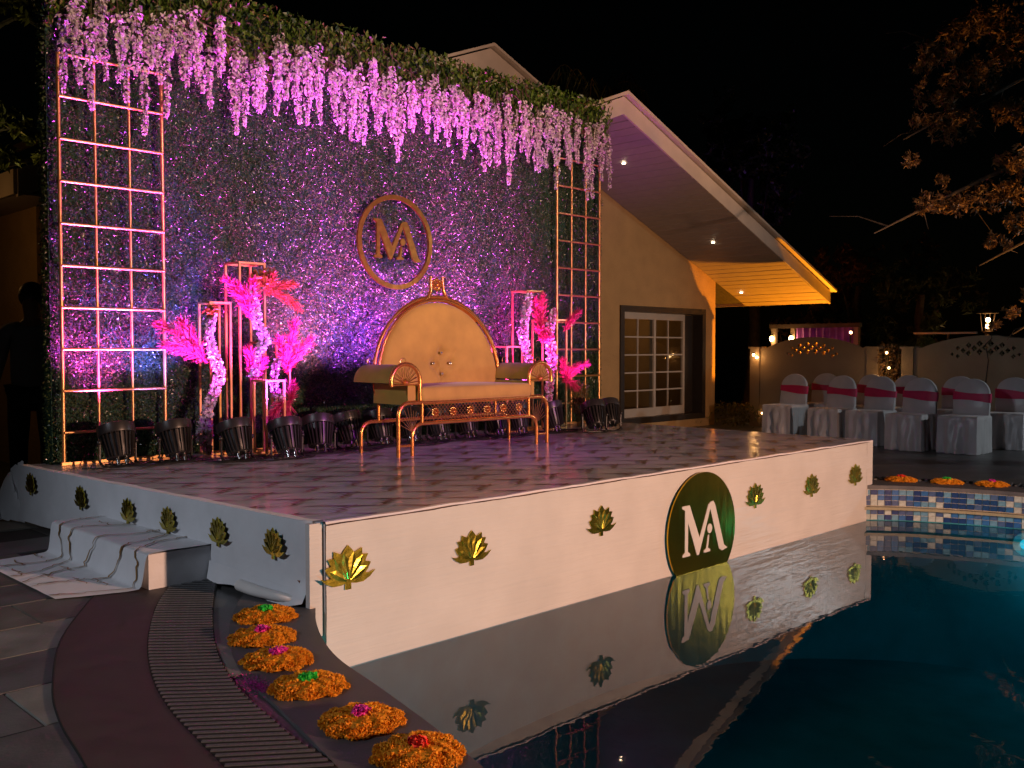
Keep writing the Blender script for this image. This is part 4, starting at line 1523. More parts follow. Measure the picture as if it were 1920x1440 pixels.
# lower roof: two slabs, soffit planks, fascia, drip trim
VE = -0.15
rise = 5.38 * SLP
for s_ in (1, -1):
    if s_ > 0:
        u1 = 12.06
    else:
        u1 = 3.0
    z1 = ZE_T - SLP * abs(u1 - UR)
    b = MB()
    V = []
    for v in (VE - 0.03, -7.0):
        V += [HL(UR, v, ZE_T), HL(u1, v, z1), HL(u1, v, z1 - 0.16), HL(UR, v, ZE_T - 0.16)]
    b.add(V, [(0, 1, 2, 3), (7, 6, 5, 4), (0, 4, 5, 1), (1, 5, 6, 2), (2, 6, 7, 3)])
    b.build('roof_slab', M['roof'], hs)
    # fascia
    b = MB()
    V = []
    for v in (VE, VE - 0.03):
        V += [HL(UR, v, ZE_T - 0.005), HL(u1, v, z1 - 0.005), HL(u1, v, z1 - 0.20), HL(UR, v, ZE_T - 0.215)]
    b.add(V, [(0, 1, 2, 3), (7, 6, 5, 4), (0, 4, 5, 1), (1, 5, 6, 2), (2, 6, 7, 3), (3, 7, 4, 0)])
    b.build('fascia_board', M['trim'], hs)
    b = MB()
    V = []
    for v in (VE + 0.07, VE - 0.05):
        V += [HL(UR, v, ZE_T + 0.055), HL(u1 + 0.09 * s_, v, z1 + 0.02), HL(u1 + 0.09 * s_, v, z1 - 0.012), HL(UR, v, ZE_T + 0.015)]
    b.add(V, [(0, 1, 2, 3), (7, 6, 5, 4), (0, 4, 5, 1), (1, 5, 6, 2), (2, 6, 7, 3), (3, 7, 4, 0)])
    b.build('drip_trim', M['trim'], hs)
    # eave closing board
    b = MB()
    b.box(HL(u1 - 0.02 * s_, -3.6, z1 - 0.11), (0.03, 6.9, 0.17))
    b.build('eave_board', M['trim'], hs)
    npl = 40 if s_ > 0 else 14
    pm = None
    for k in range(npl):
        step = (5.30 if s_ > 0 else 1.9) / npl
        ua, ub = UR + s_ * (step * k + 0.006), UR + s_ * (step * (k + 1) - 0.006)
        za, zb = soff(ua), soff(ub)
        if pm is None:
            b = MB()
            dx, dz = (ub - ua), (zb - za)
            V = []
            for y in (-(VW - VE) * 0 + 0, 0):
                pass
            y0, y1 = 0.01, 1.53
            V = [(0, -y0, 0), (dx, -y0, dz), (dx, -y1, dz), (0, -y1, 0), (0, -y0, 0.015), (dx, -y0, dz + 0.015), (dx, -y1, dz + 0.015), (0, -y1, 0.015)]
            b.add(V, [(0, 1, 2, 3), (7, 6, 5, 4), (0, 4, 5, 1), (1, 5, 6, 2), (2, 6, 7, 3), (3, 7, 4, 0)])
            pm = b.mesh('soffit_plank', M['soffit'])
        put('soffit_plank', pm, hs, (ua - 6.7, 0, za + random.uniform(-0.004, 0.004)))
# downlights
for (u, v) in ((7.64, -0.88), (9.84, -0.92), (11.50, -1.45)):
    o = MB().lathe([(0.0, -0.010), (0.020, -0.010), (0.024, 0.0), (0.0, 0.004)], 14).build('downlight', M['down'], hs, False, HL(u, v, soff(u) - 0.006))
    light('downlight_glow', 'SPOT', W(u, v, soff(u) - 0.03), W(u, v, 0), 1.5, (1.0, 0.75, 0.45), 0.03, 120, 0.8)
# main gable behind, left eave
ZM = 5.39
for s_ in (1, -1):
    u1 = UR + s_ * 6.12
    z1 = ZM - 0.4 * 6.12
    b = MB()
    V = []
    for v in (-2.53, -10.0):
        V += [HL(UR, v, ZM - 0.02), HL(u1, v, z1 - 0.02), HL(u1, v, z1 - 0.24), HL(UR, v, ZM - 0.24)]
    b.add(V, [(0, 1, 2, 3), (7, 6, 5, 4), (0, 4, 5, 1), (1, 5, 6, 2), (2, 6, 7, 3)])
    b.build('main_roof_slab', M['roof'], hs)
    b = MB()
    V = []
    for v in (-2.48, -2.53):
        V += [HL(UR, v, ZM), HL(u1, v, z1), HL(u1, v, z1 - 0.26), HL(UR, v, ZM - 0.26)]
    b.add(V, [(0, 1, 2, 3), (7, 6, 5, 4), (0, 4, 5, 1), (1, 5, 6, 2), (2, 6, 7, 3), (3, 7, 4, 0)])
    b.build('main_fascia', M['trim'], hs)
    b = MB()
    V = []
    for v in (-2.40, -2.55):
        V += [HL(UR, v, ZM + 0.06), HL(u1 + 0.1 * s_, v, z1 + 0.02), HL(u1 + 0.1 * s_, v, z1 - 0.01), HL(UR, v, ZM + 0.02)]
    b.add(V, [(0, 1, 2, 3), (7, 6, 5, 4), (0, 4, 5, 1), (1, 5, 6, 2), (2, 6, 7, 3), (3, 7, 4, 0)])
    b.build('main_drip_trim', M['trim'], hs)
b = MB()
b.prism([(1.15 - 6.7, 2.32), (12.2 - 6.7, 2.32), (12.2 - 6.7, 2.7), (0, 4.93), (1.15 - 6.7, 2.72)], 1.6, 1.75)
b.build('upper_wall', M['timber'], hs)  # dark timber colour puts the gable's shade into this wall
MB().box(HL(1.10, -6.2, 1.38), (0.2, 6.0, 2.76)).build('left_wall', M['stucco'], hs)
MB().box(HL(0.58, -6.2, 2.82), (0.03, 7.4, 0.23)).build('left_eave_board', M['trim'], hs)
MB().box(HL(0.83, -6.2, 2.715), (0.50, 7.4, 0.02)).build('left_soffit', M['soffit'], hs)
MB().box(HL(0.95, -6.2, 3.34), (0.04, 7.0, 0.07)).build('gutter_board', M['timber'], hs)
# window: frame > panes, muntins
wf = holed([(W0 - 6.7 - 0.02, WZ0 - 0.02), (W1 - 6.7 + 0.02, WZ0 - 0.02), (W1 - 6.7 + 0.02, WZ1 + 0.02), (W0 - 6.7 - 0.02, WZ1 + 0.02)],
           [[(W0 - 6.7 + 0.07, WZ0 + 0.07), (W1 - 6.7 - 0.07, WZ0 + 0.07), (W1 - 6.7 - 0.07, WZ1 - 0.07), (W0 - 6.7 + 0.07, WZ1 - 0.07)]], -0.025, 0.20, M['darkframe'], 'window', hs)
SW0, SW1 = W0 + 0.072, 10.40
mid_u = (SW0 + SW1) / 2
for (a0, a1, yy) in ((SW0, mid_u + 0.03, 0.090), (mid_u - 0.02, SW1, 0.135)):
    oz0, oz1 = WZ0 + 0.072, WZ1 - 0.072
    holed([(a0 - 6.7, oz0), (a1 - 6.7, oz0), (a1 - 6.7, oz1), (a0 - 6.7, oz1)],
          [[(a0 - 6.7 + 0.055, oz0 + 0.13), (a1 - 6.7 - 0.055, oz0 + 0.13), (a1 - 6.7 - 0.055, oz1 - 0.10), (a0 - 6.7 + 0.055, oz1 - 0.10)]], yy - 0.02, yy + 0.02, M['upvc'], 'sash', wf)
    g0, g1, gz0, gz1 = a0 + 0.055, a1 - 0.055, oz0 + 0.13, oz1 - 0.10
    for k in range(1, 5):
        z = gz0 + (gz1 - gz0) * k / 5
        MB().box(((g0 + g1) / 2 - 6.7, yy - 0.006, z), (g1 - g0, 0.018, 0.022)).build('muntin', M['upvc'], wf)
    MB().box(((g0 + g1) / 2 - 6.7, yy - 0.006, (gz0 + gz1) / 2), (0.022, 0.0185, gz1 - gz0)).build('muntin', M['upvc'], wf)
    for i in range(2):
        for k in range(5):
            cx = g0 + (g1 - g0) * (i + 0.5) / 2 - 6.7
            cz = gz0 + (gz1 - gz0) * (k + 0.5) / 5
            MB().box((cx, yy + 0.006, cz), ((g1 - g0) / 2 - 0.012, 0.004, (gz1 - gz0) / 5 - 0.012)).build('pane', M['glass'], wf)
MB().box(((SW1 + W1 - 0.07) / 2 - 6.7 + 0.002, 0.17, (WZ0 + WZ1) / 2), (W1 - 0.07 - SW1 - 0.02, 0.012, WZ1 - WZ0 - 0.16)).build('side_panel', M['darkframe'], wf)
# room behind the glass
b = MB()
y0, y1, x0, x1 = 0.24, 2.6, W0 - 6.9, W1 - 6.5
b.add([(x0, y0, 0), (x1, y0, 0), (x1, y1, 0), (x0, y1, 0), (x0, y0, 2.3), (x1, y0, 2.3), (x1, y1, 2.3), (x0, y1, 2.3)], [(0, 1, 2, 3), (4, 7, 6, 5), (3, 2, 6, 7), (0, 3, 7, 4), (2, 1, 5, 6)])
b.build('room', M['room'], hs)
light('added_room_light', 'POINT', W(10.0, VW - 1.5, 1.9), None, 9, (1.0, 0.5, 0.2), 0.1)  # light added to give the panes an amber glow
cu = MB()
V = []
for i in range(41):
    x = 0.28 * i / 40
    for z in (0.05, 2.1):
        V.append((x, 0.02 * math.sin(i * 1.1), z))
cu.add(V, [(2 * i, 2 * i + 2, 2 * i + 3, 2 * i + 1) for i in range(40)])
tag(cu.build('curtain', M['curtain'], None, True, W(8.70, VW - 0.42, 0.0), RZ), 'amber curtain hanging inside the house window', 'curtain')

# ------------------------------------------------------------------ GARDEN WALLS (run along v), u = 11.3
UG = 11.35


def garden_panel(label, va, vb, zs=1.24, zp=1.44):
    t = thing('garden_wall', label, 'wall', W(UG, vb, 0), RZ + PI / 2)   # local x runs along -v
    Lw = vb - va
    # local x: 0 at vb, to Lw at va
    out = [(0, 0), (Lw, 0), (Lw, zs)]
    n_ = 26
    out += [(Lw - 0.10, zs), (Lw - 0.13, zs + 0.035), (Lw - 0.18, zs + 0.055), (Lw - 0.23, zs + 0.03)]
    for i in range(n_ + 1):
        q_ = i / n_
        x = (Lw - 0.27) * (1 - q_) + 0.27 * q_
        out.append((x, zs + 0.03 + (zp - zs - 0.03) * math.sin(PI * q_) ** 0.8))
    out += [(0.23, zs + 0.03), (0.18, zs + 0.055), (0.13, zs + 0.035), (0.10, zs), (0, zs)]
    holes = []
    for r_ in (-1, 0, 1):
        k = 7 if r_ == 0 else 8
        for i in range(-k, k + 1):
            if (i + r_) % 2:
                continue
            x = Lw / 2 + i * 0.066 * Lw / 2.05
            z = zp - 0.165 + r_ * 0.056 - 0.0026 * i * i
            s_ = 0.041 * (1 - (abs(i) / 9.5) ** 2)
            if s_ < 0.010 or (r_ and abs(i) > 6):
                continue
            holes.append([(x - s_, z), (x, z - s_ * 1.1), (x + s_, z), (x, z + s_ * 1.1)])
    holed(out, holes, -0.05, 0.05, M['gwall'], 'panel', t)
    for x in (0.07, Lw - 0.07):
        MB().box((x, 0, (zs + 0.02) / 2), (0.17, 0.16, zs + 0.02)).build('pillar', M['gwall'], t)
        MB().box((x, 0, zs + 0.035), (0.21, 0.20, 0.03)).build('pillar_cap', M['gwall'], t)
    return t


garden_panel('cream arched garden wall with lattice holes nearest the house', -1.12, 0.98)
garden_panel('cream arched garden wall with lattice holes right of the fairy light shrub', 1.36, 3.60)

# ------------------------------------------------------------------ CHAIRS
def chair_meshes(seed):
    rr = random.Random(seed)
    w_, d_, hs_ = 0.46, 0.47, 0.45
    b = MB()
    per = []
    n_ = 72
    for i in range(n_):
        t = i / n_ * 4
        k = int(t)
        f = t - k
        c = [(-d_ / 2, -w_ / 2), (-d_ / 2, w_ / 2), (d_ / 2, w_ / 2), (d_ / 2, -w_ / 2)]
        a, e = c[k], c[(k + 1) % 4]
        nx_, ny_ = ((-1, 0), (0, 1), (1, 0), (0, -1))[k]
        per.append((a[0] + (e[0] - a[0]) * f, a[1] + (e[1] - a[1]) * f, nx_, ny_, f, k))
    V = []
    levels = [0.004, 0.05, 0.12, 0.22, 0.32, 0.40, 0.435, hs_]
    for li, z in enumerate(levels):
        t = 1 - z / hs_
        for i, (x, y, nx_, ny_, f, k) in enumerate(per):
            fold = (0.012 + 0.040 * t) * (math.sin(i * 1.35 + seed) * 0.5 + math.sin(i * 0.61 + 2 * seed + 2.2 * t) * 0.6) * (math.sin(PI * min(1, max(0, f))) ** 0.5)
            diag = 0.022 * math.sin(20 * (f - 0.8 * t) + seed) * math.sin(PI * f) if k == 0 else 0
            sag = 0.035 * t * math.sin(PI * f) if k == 0 else 0.01 * t
            inset = 0.012 if li == len(levels) - 1 else 0
            o_ = fold * (0.9 if k == 0 else 0.35) + diag + sag - inset
            V.append((x + nx_ * o_, y + ny_ * o_, z))
    F = []
    for li in range(len(levels) - 1):
        for i in range(n_):
            j = (i + 1) % n_
            F.append((li * n_ + i, (li + 1) * n_ + i, (li + 1) * n_ + j, li * n_ + j))
    F.append(tuple((len(levels) - 1) * n_ + i for i in range(n_))[::-1])
    b.add(V, F)
    skirt = b.mesh('seat_cover', M['satin'], True)
    # back: rounded slab, slightly reclined
    b = MB()
    out = []
    for i in range(17):
        a = PI * i / 16
        out.append((0.205 * math.cos(a), 0.715 + 0.175 * math.sin(a)))
    out = [(0.215, 0.44), (0.213, 0.56), (0.21, 0.65)] + out + [(-0.21, 0.65), (-0.213, 0.56), (-0.215, 0.44)]
    k = len(out)
    V = []
    for (xo, s_) in ((-0.030, 0.93), (-0.020, 1.0), (0.022, 1.0), (0.032, 0.94)):
        for (y, z) in out:
            yy, zz = y * s_, 0.64 + (z - 0.64) * s_
            V.append((d_ / 2 - 0.04 + xo + 0.11 * (zz - 0.44) + 0.004 * math.sin(zz * 40 + y * 25 + seed), yy, zz))
    F = [(i * k + j, i * k + (j + 1) % k, (i + 1) * k + (j + 1) % k, (i + 1) * k + j) for i in range(3) for j in range(k)]
    F += [tuple(range(k))[::-1], tuple(3 * k + j for j in range(k))]
    # subdivided front face
    b.add(V, F)
    backc = b.mesh('back_cover', M['satin'], True)
    b = MB()
    V = []
    ring = []
    for (x, y) in ((-0.036, -0.19), (-0.037, -0.10), (-0.038, 0), (-0.037, 0.10), (-0.036, 0.19), (-0.020, 0.222), (0.022, 0.222), (0.038, 0.19), (0.039, 0), (0.038, -0.19), (0.022, -0.222), (-0.020, -0.222)):
        ring.append((x, y))
    for (z, e) in ((0.620, 0.0), (0.640, 0.004), (0.675, 0.002), (0.705, 0.004), (0.722, 0.0)):
        for i, (x, y) in enumerate(ring):
            zz = z + 0.010 * math.cos(y * 9 + seed) * (1 if z > 0.66 else -1) + (0.012 * y / 0.2)
            V.append((d_ / 2 - 0.04 + x * (1 + e * 10) + 0.11 * (zz - 0.44), y * (1 + e), zz))
    m_ = len(ring)
    b.add(V, [(i * m_ + j, (i + 1) * m_ + j, (i + 1) * m_ + (j + 1) % m_, i * m_ + (j + 1) % m_) for i in range(4) for j in range(m_)])
    sash = b.mesh('sash', M['sash'], True)
    return skirt, backc, sash


CH = [chair_meshes(s) for s in (1, 3, 5)]
row1 = [(3.98, 13.95), (4.38, 13.10), (4.73, 12.62), (5.00, 11.98), (5.48, 11.60)]
row2 = [(4.60, 14.35), (5.02, 13.72), (5.38, 13.25), (5.86, 12.70), (6.28, 12.12)]
for rw, (row, lab, grp) in enumerate(((row1, 'white chair with crimson sash in the row nearer the pool', 'covered chairs in the row nearer the pool'),
                                      (row2, 'white chair with crimson sash in the row along the garden wall', 'covered chairs in the row along the garden wall'))):
    for i, (x, y) in enumerate(row):
        ms = CH[(i + rw) % 3]
        t = thing('covered_chair', lab + ', ' + ('first', 'second', 'third', 'fourth', 'fifth')[i] + ' from the house', 'chair', (x, y, 0), RZ + random.uniform(-0.14, 0.10), grp)
        for nm, me_ in zip(('seat_cover', 'back_cover', 'sash'), ms):
            put(nm, me_, t)

# ------------------------------------------------------------------ MARIGOLD ROSETTES
def rosette_mesh(seed, rad=0.135):
    r2 = np.random.default_rng(seed)
    N = 4600
    a = r2.uniform(0, 2 * PI, N)
    lob = 0.98 + 0.11 * np.abs(np.sin(a * 4.5 + seed)) + 0.05 * np.sin(a * 3 + seed * 2)
    rr_ = np.sqrt(r2.uniform(0.03, 1, N)) * rad * lob
    z = 0.016 + 0.020 * r2.random(N) * (1 - 0.6 * (rr_ / rad) ** 3) + 0.005 * np.sin(a * 9 + rr_ * 60) - 0.010 * (rr_ / rad) ** 4
    c = np.stack([np.cos(a) * rr_, np.sin(a) * rr_, np.maximum(z, 0.006)], 1)
    d = r2.normal(size=(N, 3))
    d[:, 2] = np.abs(d[:, 2]) + 0.3
    d[:, :2] += np.stack([np.cos(a), np.sin(a)], 1) * 0.6
    mb = MB().leaves(c, d, r2.normal(size=(N, 3)), r2.uniform(0.009, 0.017, N), r2.uniform(0.006, 0.011, N), 0.3)
    # packed base
    V = [(0, 0, 0.036)]
    for i in range(28):
        t = 2 * PI * i / 28
        l_ = 0.93 + 0.06 * math.sin(t * 4.5 + seed)
        V += [(math.cos(t) * rad * 0.6 * l_, math.sin(t) * rad * 0.6 * l_, 0.032), (math.cos(t) * rad * l_, math.sin(t) * rad * l_, 0.002)]
    F = []
    for i in range(28):
        j = (i + 1) % 28
        F += [(0, 1 + 2 * i, 1 + 2 * j), (1 + 2 * i, 2 + 2 * i, 2 + 2 * j, 1 + 2 * j)]
    mb.add(V, F)
    return mb.mesh('petals', M['marigold'])


def center_mesh(m_):
    N = 130
    c = rand_unit(N) * (rng.random(N) ** 0.5)[:, None] * np.array([.036, .030, .010]) + np.array([0, 0, .042])
    return MB().leaves(c, rand_unit(N) + np.array([0, 0, .6]), rand_unit(N), 0.024, 0.016, 0.3).mesh('heart', m_)


RS = [rosette_mesh(s) for s in (1, 2, 3, 4)]
HC = {k: center_mesh(M['c_' + k]) for k in ('green', 'pink', 'red')}
near = [((-1.14, 4.40), 'green', 'flat marigold rosette with green heart beside the white pipe'),
        ((-1.07, 4.07), 'pink', 'flat marigold rosette with pink heart, second along the coping from the stage'),
        ((-.93, 3.77), 'pink', 'flat marigold rosette with pink heart, third along the coping from the stage'),
        ((-.745, 3.47), 'green', 'marigold rosette with green heart beside the magenta powder'),
        ((-.50, 3.14), 'pink', 'marigold rosette with pink heart, next to the red hearted one'),
        ((-.285, 2.89), 'red', 'marigold rosette with red heart on the grey pool coping')]
for i, ((x, y), c_, lab) in enumerate(near):
    t = thing('marigold_rosette', lab, 'flowers', (x, y, 0.012), random.uniform(0, 6.28), 'marigold rosettes on the near coping')
    put('petals', RS[i % 4], t)
    put('heart', HC[c_], t)
for i, ((x, y), c_) in enumerate((((3.67, 9.02), 'red'), ((4.03, 8.86), 'green'), ((4.37, 8.70), 'pink'), ((4.72, 8.48), 'pink'))):
    t = thing('marigold_rosette', 'marigold rosette on the far tiled pool edge, ' + ('red heart, nearest the stage', 'green heart', 'pink heart beside the green one', 'pink heart farthest from the stage')[i], 'flowers', (x, y, 0.012), random.uniform(0, 6.28), 'marigold rosettes on the far pool edge')
    put('petals', RS[(i + 1) % 4], t)
    put('heart', HC[c_], t)
N = 700
c = np.stack([rng.normal(0, 0.05, N), rng.normal(0, 0.035, N), 0.0145 + 0.003 * rng.random(N)], 1)
c[:, 1] -= c[:, 0] * 0.75
pw_ = MB().leaves(c, rand_unit(N) * np.array([1, 1, 0.3]), np.tile([0.3, 1, 0], (N, 1)), 0.007, 0.005, 0.1).build('colour_powder', M['powder'], None, False, (-.94, 3.49, 0.0))
pw_['kind'] = 'stuff'
tag(pw_, 'scattered magenta powder on the coping near the green hearted rosette', 'powder')

# white pipe, brown block under the stage corner
b = MB()
b.tube([tuple(p) for p in spline([(-.21, .20, .036), (-.08, .07, .036), (.06, -.03, .034), (.14, -.06, .030)], 6)], [0.030, 0.030, 0.030, 0.031, 0.031, 0.030, 0.029, 0.028, 0.027, 0.026, 0.026, 0.025, 0.024, 0.023, 0.022, 0.022, 0.021, 0.02, 0.018], 12)
tag(b.build('white_pipe', M['white'], None, True, (-1.18, 4.66, 0.012), 0.0), 'bent white pipe lying under the stage cloth corner', 'pipe')
b = MB()
b.box((0, 0, 0.06), (0.12, 0.10, 0.12))
b.box((0, -0.052, 0.06), (0.10, 0.006, 0.10))
tag(b.build('wooden_block', M['block'], None, False, (-1.02, 4.68, 0.012), RZ), 'brown wooden block supporting the stage corner', 'block')

# ------------------------------------------------------------------ LAMPS, FAIRY LIGHTS, FAR THINGS
def bulbs(root, pts, r_=0.018, m_='bulb'):
    for p in pts:
        MB().ball(p, r_, 8, 6).build('bulb', M[m_], root, True)


fs = thing('fairy_light_shrub', 'leafy shrub wrapped in warm fairy lights between the garden walls', 'shrub', W(UG, 1.17, 0), RZ)
N = 900
c = np.stack([rng.normal(0, .10, N), rng.uniform(-.15, .15, N), rng.uniform(0.05, 1.32, N)], 1)
MB().leaves(c, rand_unit(N), rand_unit(N), rng.uniform(0.05, 0.10, N), rng.uniform(0.02, 0.035, N), 0.25).build('leaves', M['leaf_brown'], fs)
b = MB()
for k in range(6):
    b.tube([(0.03 * k - 0.07, 0.04 * math.sin(k * 2), 0), (0.03 * k - 0.08, 0.08 * math.sin(k * 2 + 1), 0.6), (0.05 * k - 0.12, 0.1 * math.sin(k), 1.25)], 0.008, 5)
b.build('stems', M['stem'], fs)
bulbs(fs, [(-.13, .02, 1.20), (-.14, -.02, .98), (-.14, .10, .80), (-.13, -.13, .74), (-.12, .05, .55)], 0.019)
light('fairy_glow', 'POINT', W(UG - 0.3, 1.17, 1.0), None, 1.2, (1.0, 0.55, 0.2), 0.05)

fb = thing('fairy_light_bed', 'low planting with warm fairy lights beside the house corner', 'plants', W(11.6, -1.30, 0), RZ)
N = 800
c = np.stack([rng.normal(0, .35, N), rng.normal(0, .35, N), rng.random(N) * 0.35], 1)
MB().leaves(c, rand_unit(N) + np.array([0, 0, .6]), rand_unit(N), 0.09, 0.025, 0.25).build('leaves', M['leaf_lit'], fb)
bulbs(fb, [(-.34, -.40, .22), (-.20, -.50, .19), (-.1, -.3, .28), (.1, -.4, .24), (.3, -.45, .2)], 0.016)
light('bed_glow', 'POINT', W(11.3, -1.0, 0.35), None, 1.2, (1.0, 0.6, 0.2), 0.05)

wl = thing('bulb_lamp', 'small warm bulb glowing on the garden wall end pillar', 'lamp', W(UG - 0.13, -1.04, 1.14), RZ)
bulbs(wl, [(0, 0, 0.02), (0.0, -0.06, -0.02)], 0.022, 'bulb_hot')
MB().tube([(0.05, 0, 0.06), (0.0, 0, 0.06), (0, 0, 0.035)], 0.006, 5).build('arm', M['black_metal'], wl)
light('wall_bulb_glow', 'POINT', W(UG - 0.22, -0.98, 1.10), None, 0.8, (1.0, 0.42, 0.10), 0.03)

# garden pavilion beyond the wall: white posts with two lanterns, purple curtain
pv = thing('garden_pavilion', 'small pavilion with purple lit drapes beyond the garden wall', 'pavilion', W(14.6, -2.60, 0), RZ + PI / 2)
for x in (0.0, -0.42, -1.7):
    MB().box((x, 0, 0.83), (0.09, 0.09, 1.66)).build('post', M['gwall'], pv)
MB().box((-0.85, 0, 1.70), (1.85, 0.12, 0.08)).build('beam', M['timber'], pv)
b = MB()
V = []
for i in range(61):
    x = -0.5 - 1.15 * i / 60
    for z in (0.3, 1.66):
        V.append((x, 0.04 + 0.03 * math.sin(i * 0.9), z))
b.add(V, [(2 * i, 2 * i + 2, 2 * i + 3, 2 * i + 1) for i in range(60)])
b.build('drape', M['purplecurtain'], pv, True)
light('pavilion_violet', 'SPOT', W(13.9, -1.4, 0.4), W(14.6, -1.5, 1.5), 4, (0.55, 0.08, 1.0), 0.05, 90, 0.6)
for k, x in enumerate((0.0, -0.42)):
    p = pv.matrix_world
    lt = thing('lantern', 'glowing lantern on the white pavilion post ' + ('nearer the house', 'beside the purple drape')[k], 'lantern', W(14.50, -2.60 - x, 1.46), RZ, 'lanterns on the pavilion posts')
    MB().ball((0, 0, 0), 0.045, 10, 8, 1.25).build('glass_bulb', M['bulb_hot'], lt, True)
    MB().lathe([(0.0, 0.05), (0.03, 0.05), (0.018, 0.09), (0.0, 0.10)], 10).build('cap', M['black_metal'], lt, True)
    light('lantern_glow', 'POINT', W(14.38, -2.55 - x, 1.46), None, 2.0, (1.0, 0.55, 0.2), 0.04)
sb = thing('string_bulb', 'single string light bulb above the arched garden wall', 'lamp', W(13.6, -0.55, 0), RZ)
MB().tube([(0, 0, 0), (0, 0, 1.52)], 0.012, 6).build('pole', M['timber'], sb)
bulbs(sb, [(0, -0.01, 1.545)], 0.024, 'bulb_hot')

lp = thing('post_lamp', 'dark post lamp with two warm bulbs behind the right garden wall', 'lamp', (8.9, 18.0, 0), 0)
MB().tube([(0, 0, 0), (0, 0, 1.55)], 0.04, 8).build('post', M['timber'], lp)
MB().lathe([(0.05, 1.55), (0.10, 1.58), (0.10, 1.60), (0.0, 1.60)], 12).build('tray', M['timber'], lp)
MB().lathe([(0.20, 1.92), (0.16, 1.95), (0.05, 2.02), (0.0, 2.05)], 12).build('hood', M['timber'], lp)
for a in (0, 1.57, 3.14, 4.71):
    MB().tube([(0.09 * math.cos(a + .78), 0.09 * math.sin(a + .78), 1.59), (0.13 * math.cos(a + .78), 0.13 * math.sin(a + .78), 1.93)], 0.008, 5).build('strut', M['timber'], lp)
bulbs(lp, [(0, -0.02, 1.80), (0, -0.02, 1.68)], 0.045, 'bulb_hot')
light('post_lamp_glow', 'POINT', (8.85, 17.7, 1.75), None, 6, (1.0, 0.5, 0.18), 0.05)

# rail sign beyond the walls
rs = thing('garden_arch', 'thin timber crossbar on a post behind the garden wall gap', 'arch', W(12.6, 1.5, 0), RZ + PI / 2)
MB().tube([(0, 0, 0), (0, 0, 1.50)], 0.018, 6).build('post', M['timber'], rs)
MB().box((0.05, 0, 1.50), (0.95, 0.04, 0.03)).build('crossbar', M['trim'], rs)

# wall cable on the right garden wall
wc = MB()
wc.tube([(-0.06, 0, 1.46), (-0.065, -0.02, 1.40), (-0.07, 0.06, 1.32), (-0.07, 0.02, 1.1), (-0.07, 0.05, 0.8), (-0.07, 0.03, 0.4)], 0.006, 5)
wc.tube([(-0.06, 0, 1.46), (-0.06, -0.25, 1.41), (-0.06, -0.6, 1.40), (-0.06, -1.0, 1.41)], 0.005, 5)
tag(wc.build('wall_cable', M['black_rubber'], None, True, W(UG, 2.55, 0), RZ), 'black cable running down the right garden wall', 'cable')


# ------------------------------------------------------------------ TREES
def tree(name, label, base, trunk, limbs, clumps, m_leaf, leaf=(0.10, 0.04), per=220, droop=0.4, m_bark='bark', squash=0.7):
    t = thing(name, label, 'tree', base, 0.0)
    b = MB()
    b.tube([tuple(p) for p in spline(trunk, 5)], list(np.linspace(0.16, 0.06, (len(trunk) - 1) * 5 + 1)), 8)
    for lb in limbs:
        s_ = [tuple(p) for p in spline(lb, 6)]
        b.tube(s_, list(np.linspace(0.045, 0.006, len(s_))), 6)
        for k in range(4, len(s_), 3):
            p = np.array(s_[k])
            e = p + np.array([random.uniform(-.5, .5), random.uniform(-.5, .5), random.uniform(-.45, .25)])
            b.tube([tuple(p), tuple((p + e) / 2 + np.array([0, 0, .05])), tuple(e)], [0.008, 0.005, 0.002], 4)
    b.build('trunk', M[m_bark], t, True)
    C, D = [], []
    for (x, y, z, r_) in clumps:
        k = int(per * r_ / 0.5)
        sub = rand_unit(max(4, k // 14)) * r_ * np.array([1, 1, squash]) * (rng.random((max(4, k // 14), 1)) ** 0.4)
        i = rng.integers(0, len(sub), k)
        C.append(np.array([x, y, z]) + sub[i] + rng.normal(0, 0.055, (k, 3)) * r_ / 0.5)
        D.append(rand_unit(k) + np.array([0, 0, -droop]))
    C, D = np.concatenate(C), np.concatenate(D)
    N_ = len(C)
    cr = MB().leaves(C, D, rand_unit(N_), rng.uniform(.6, 1.3, N_) * leaf[0], rng.uniform(.6, 1.3, N_) * leaf[1], 0.25).build('crown', m_leaf, t)
    return t


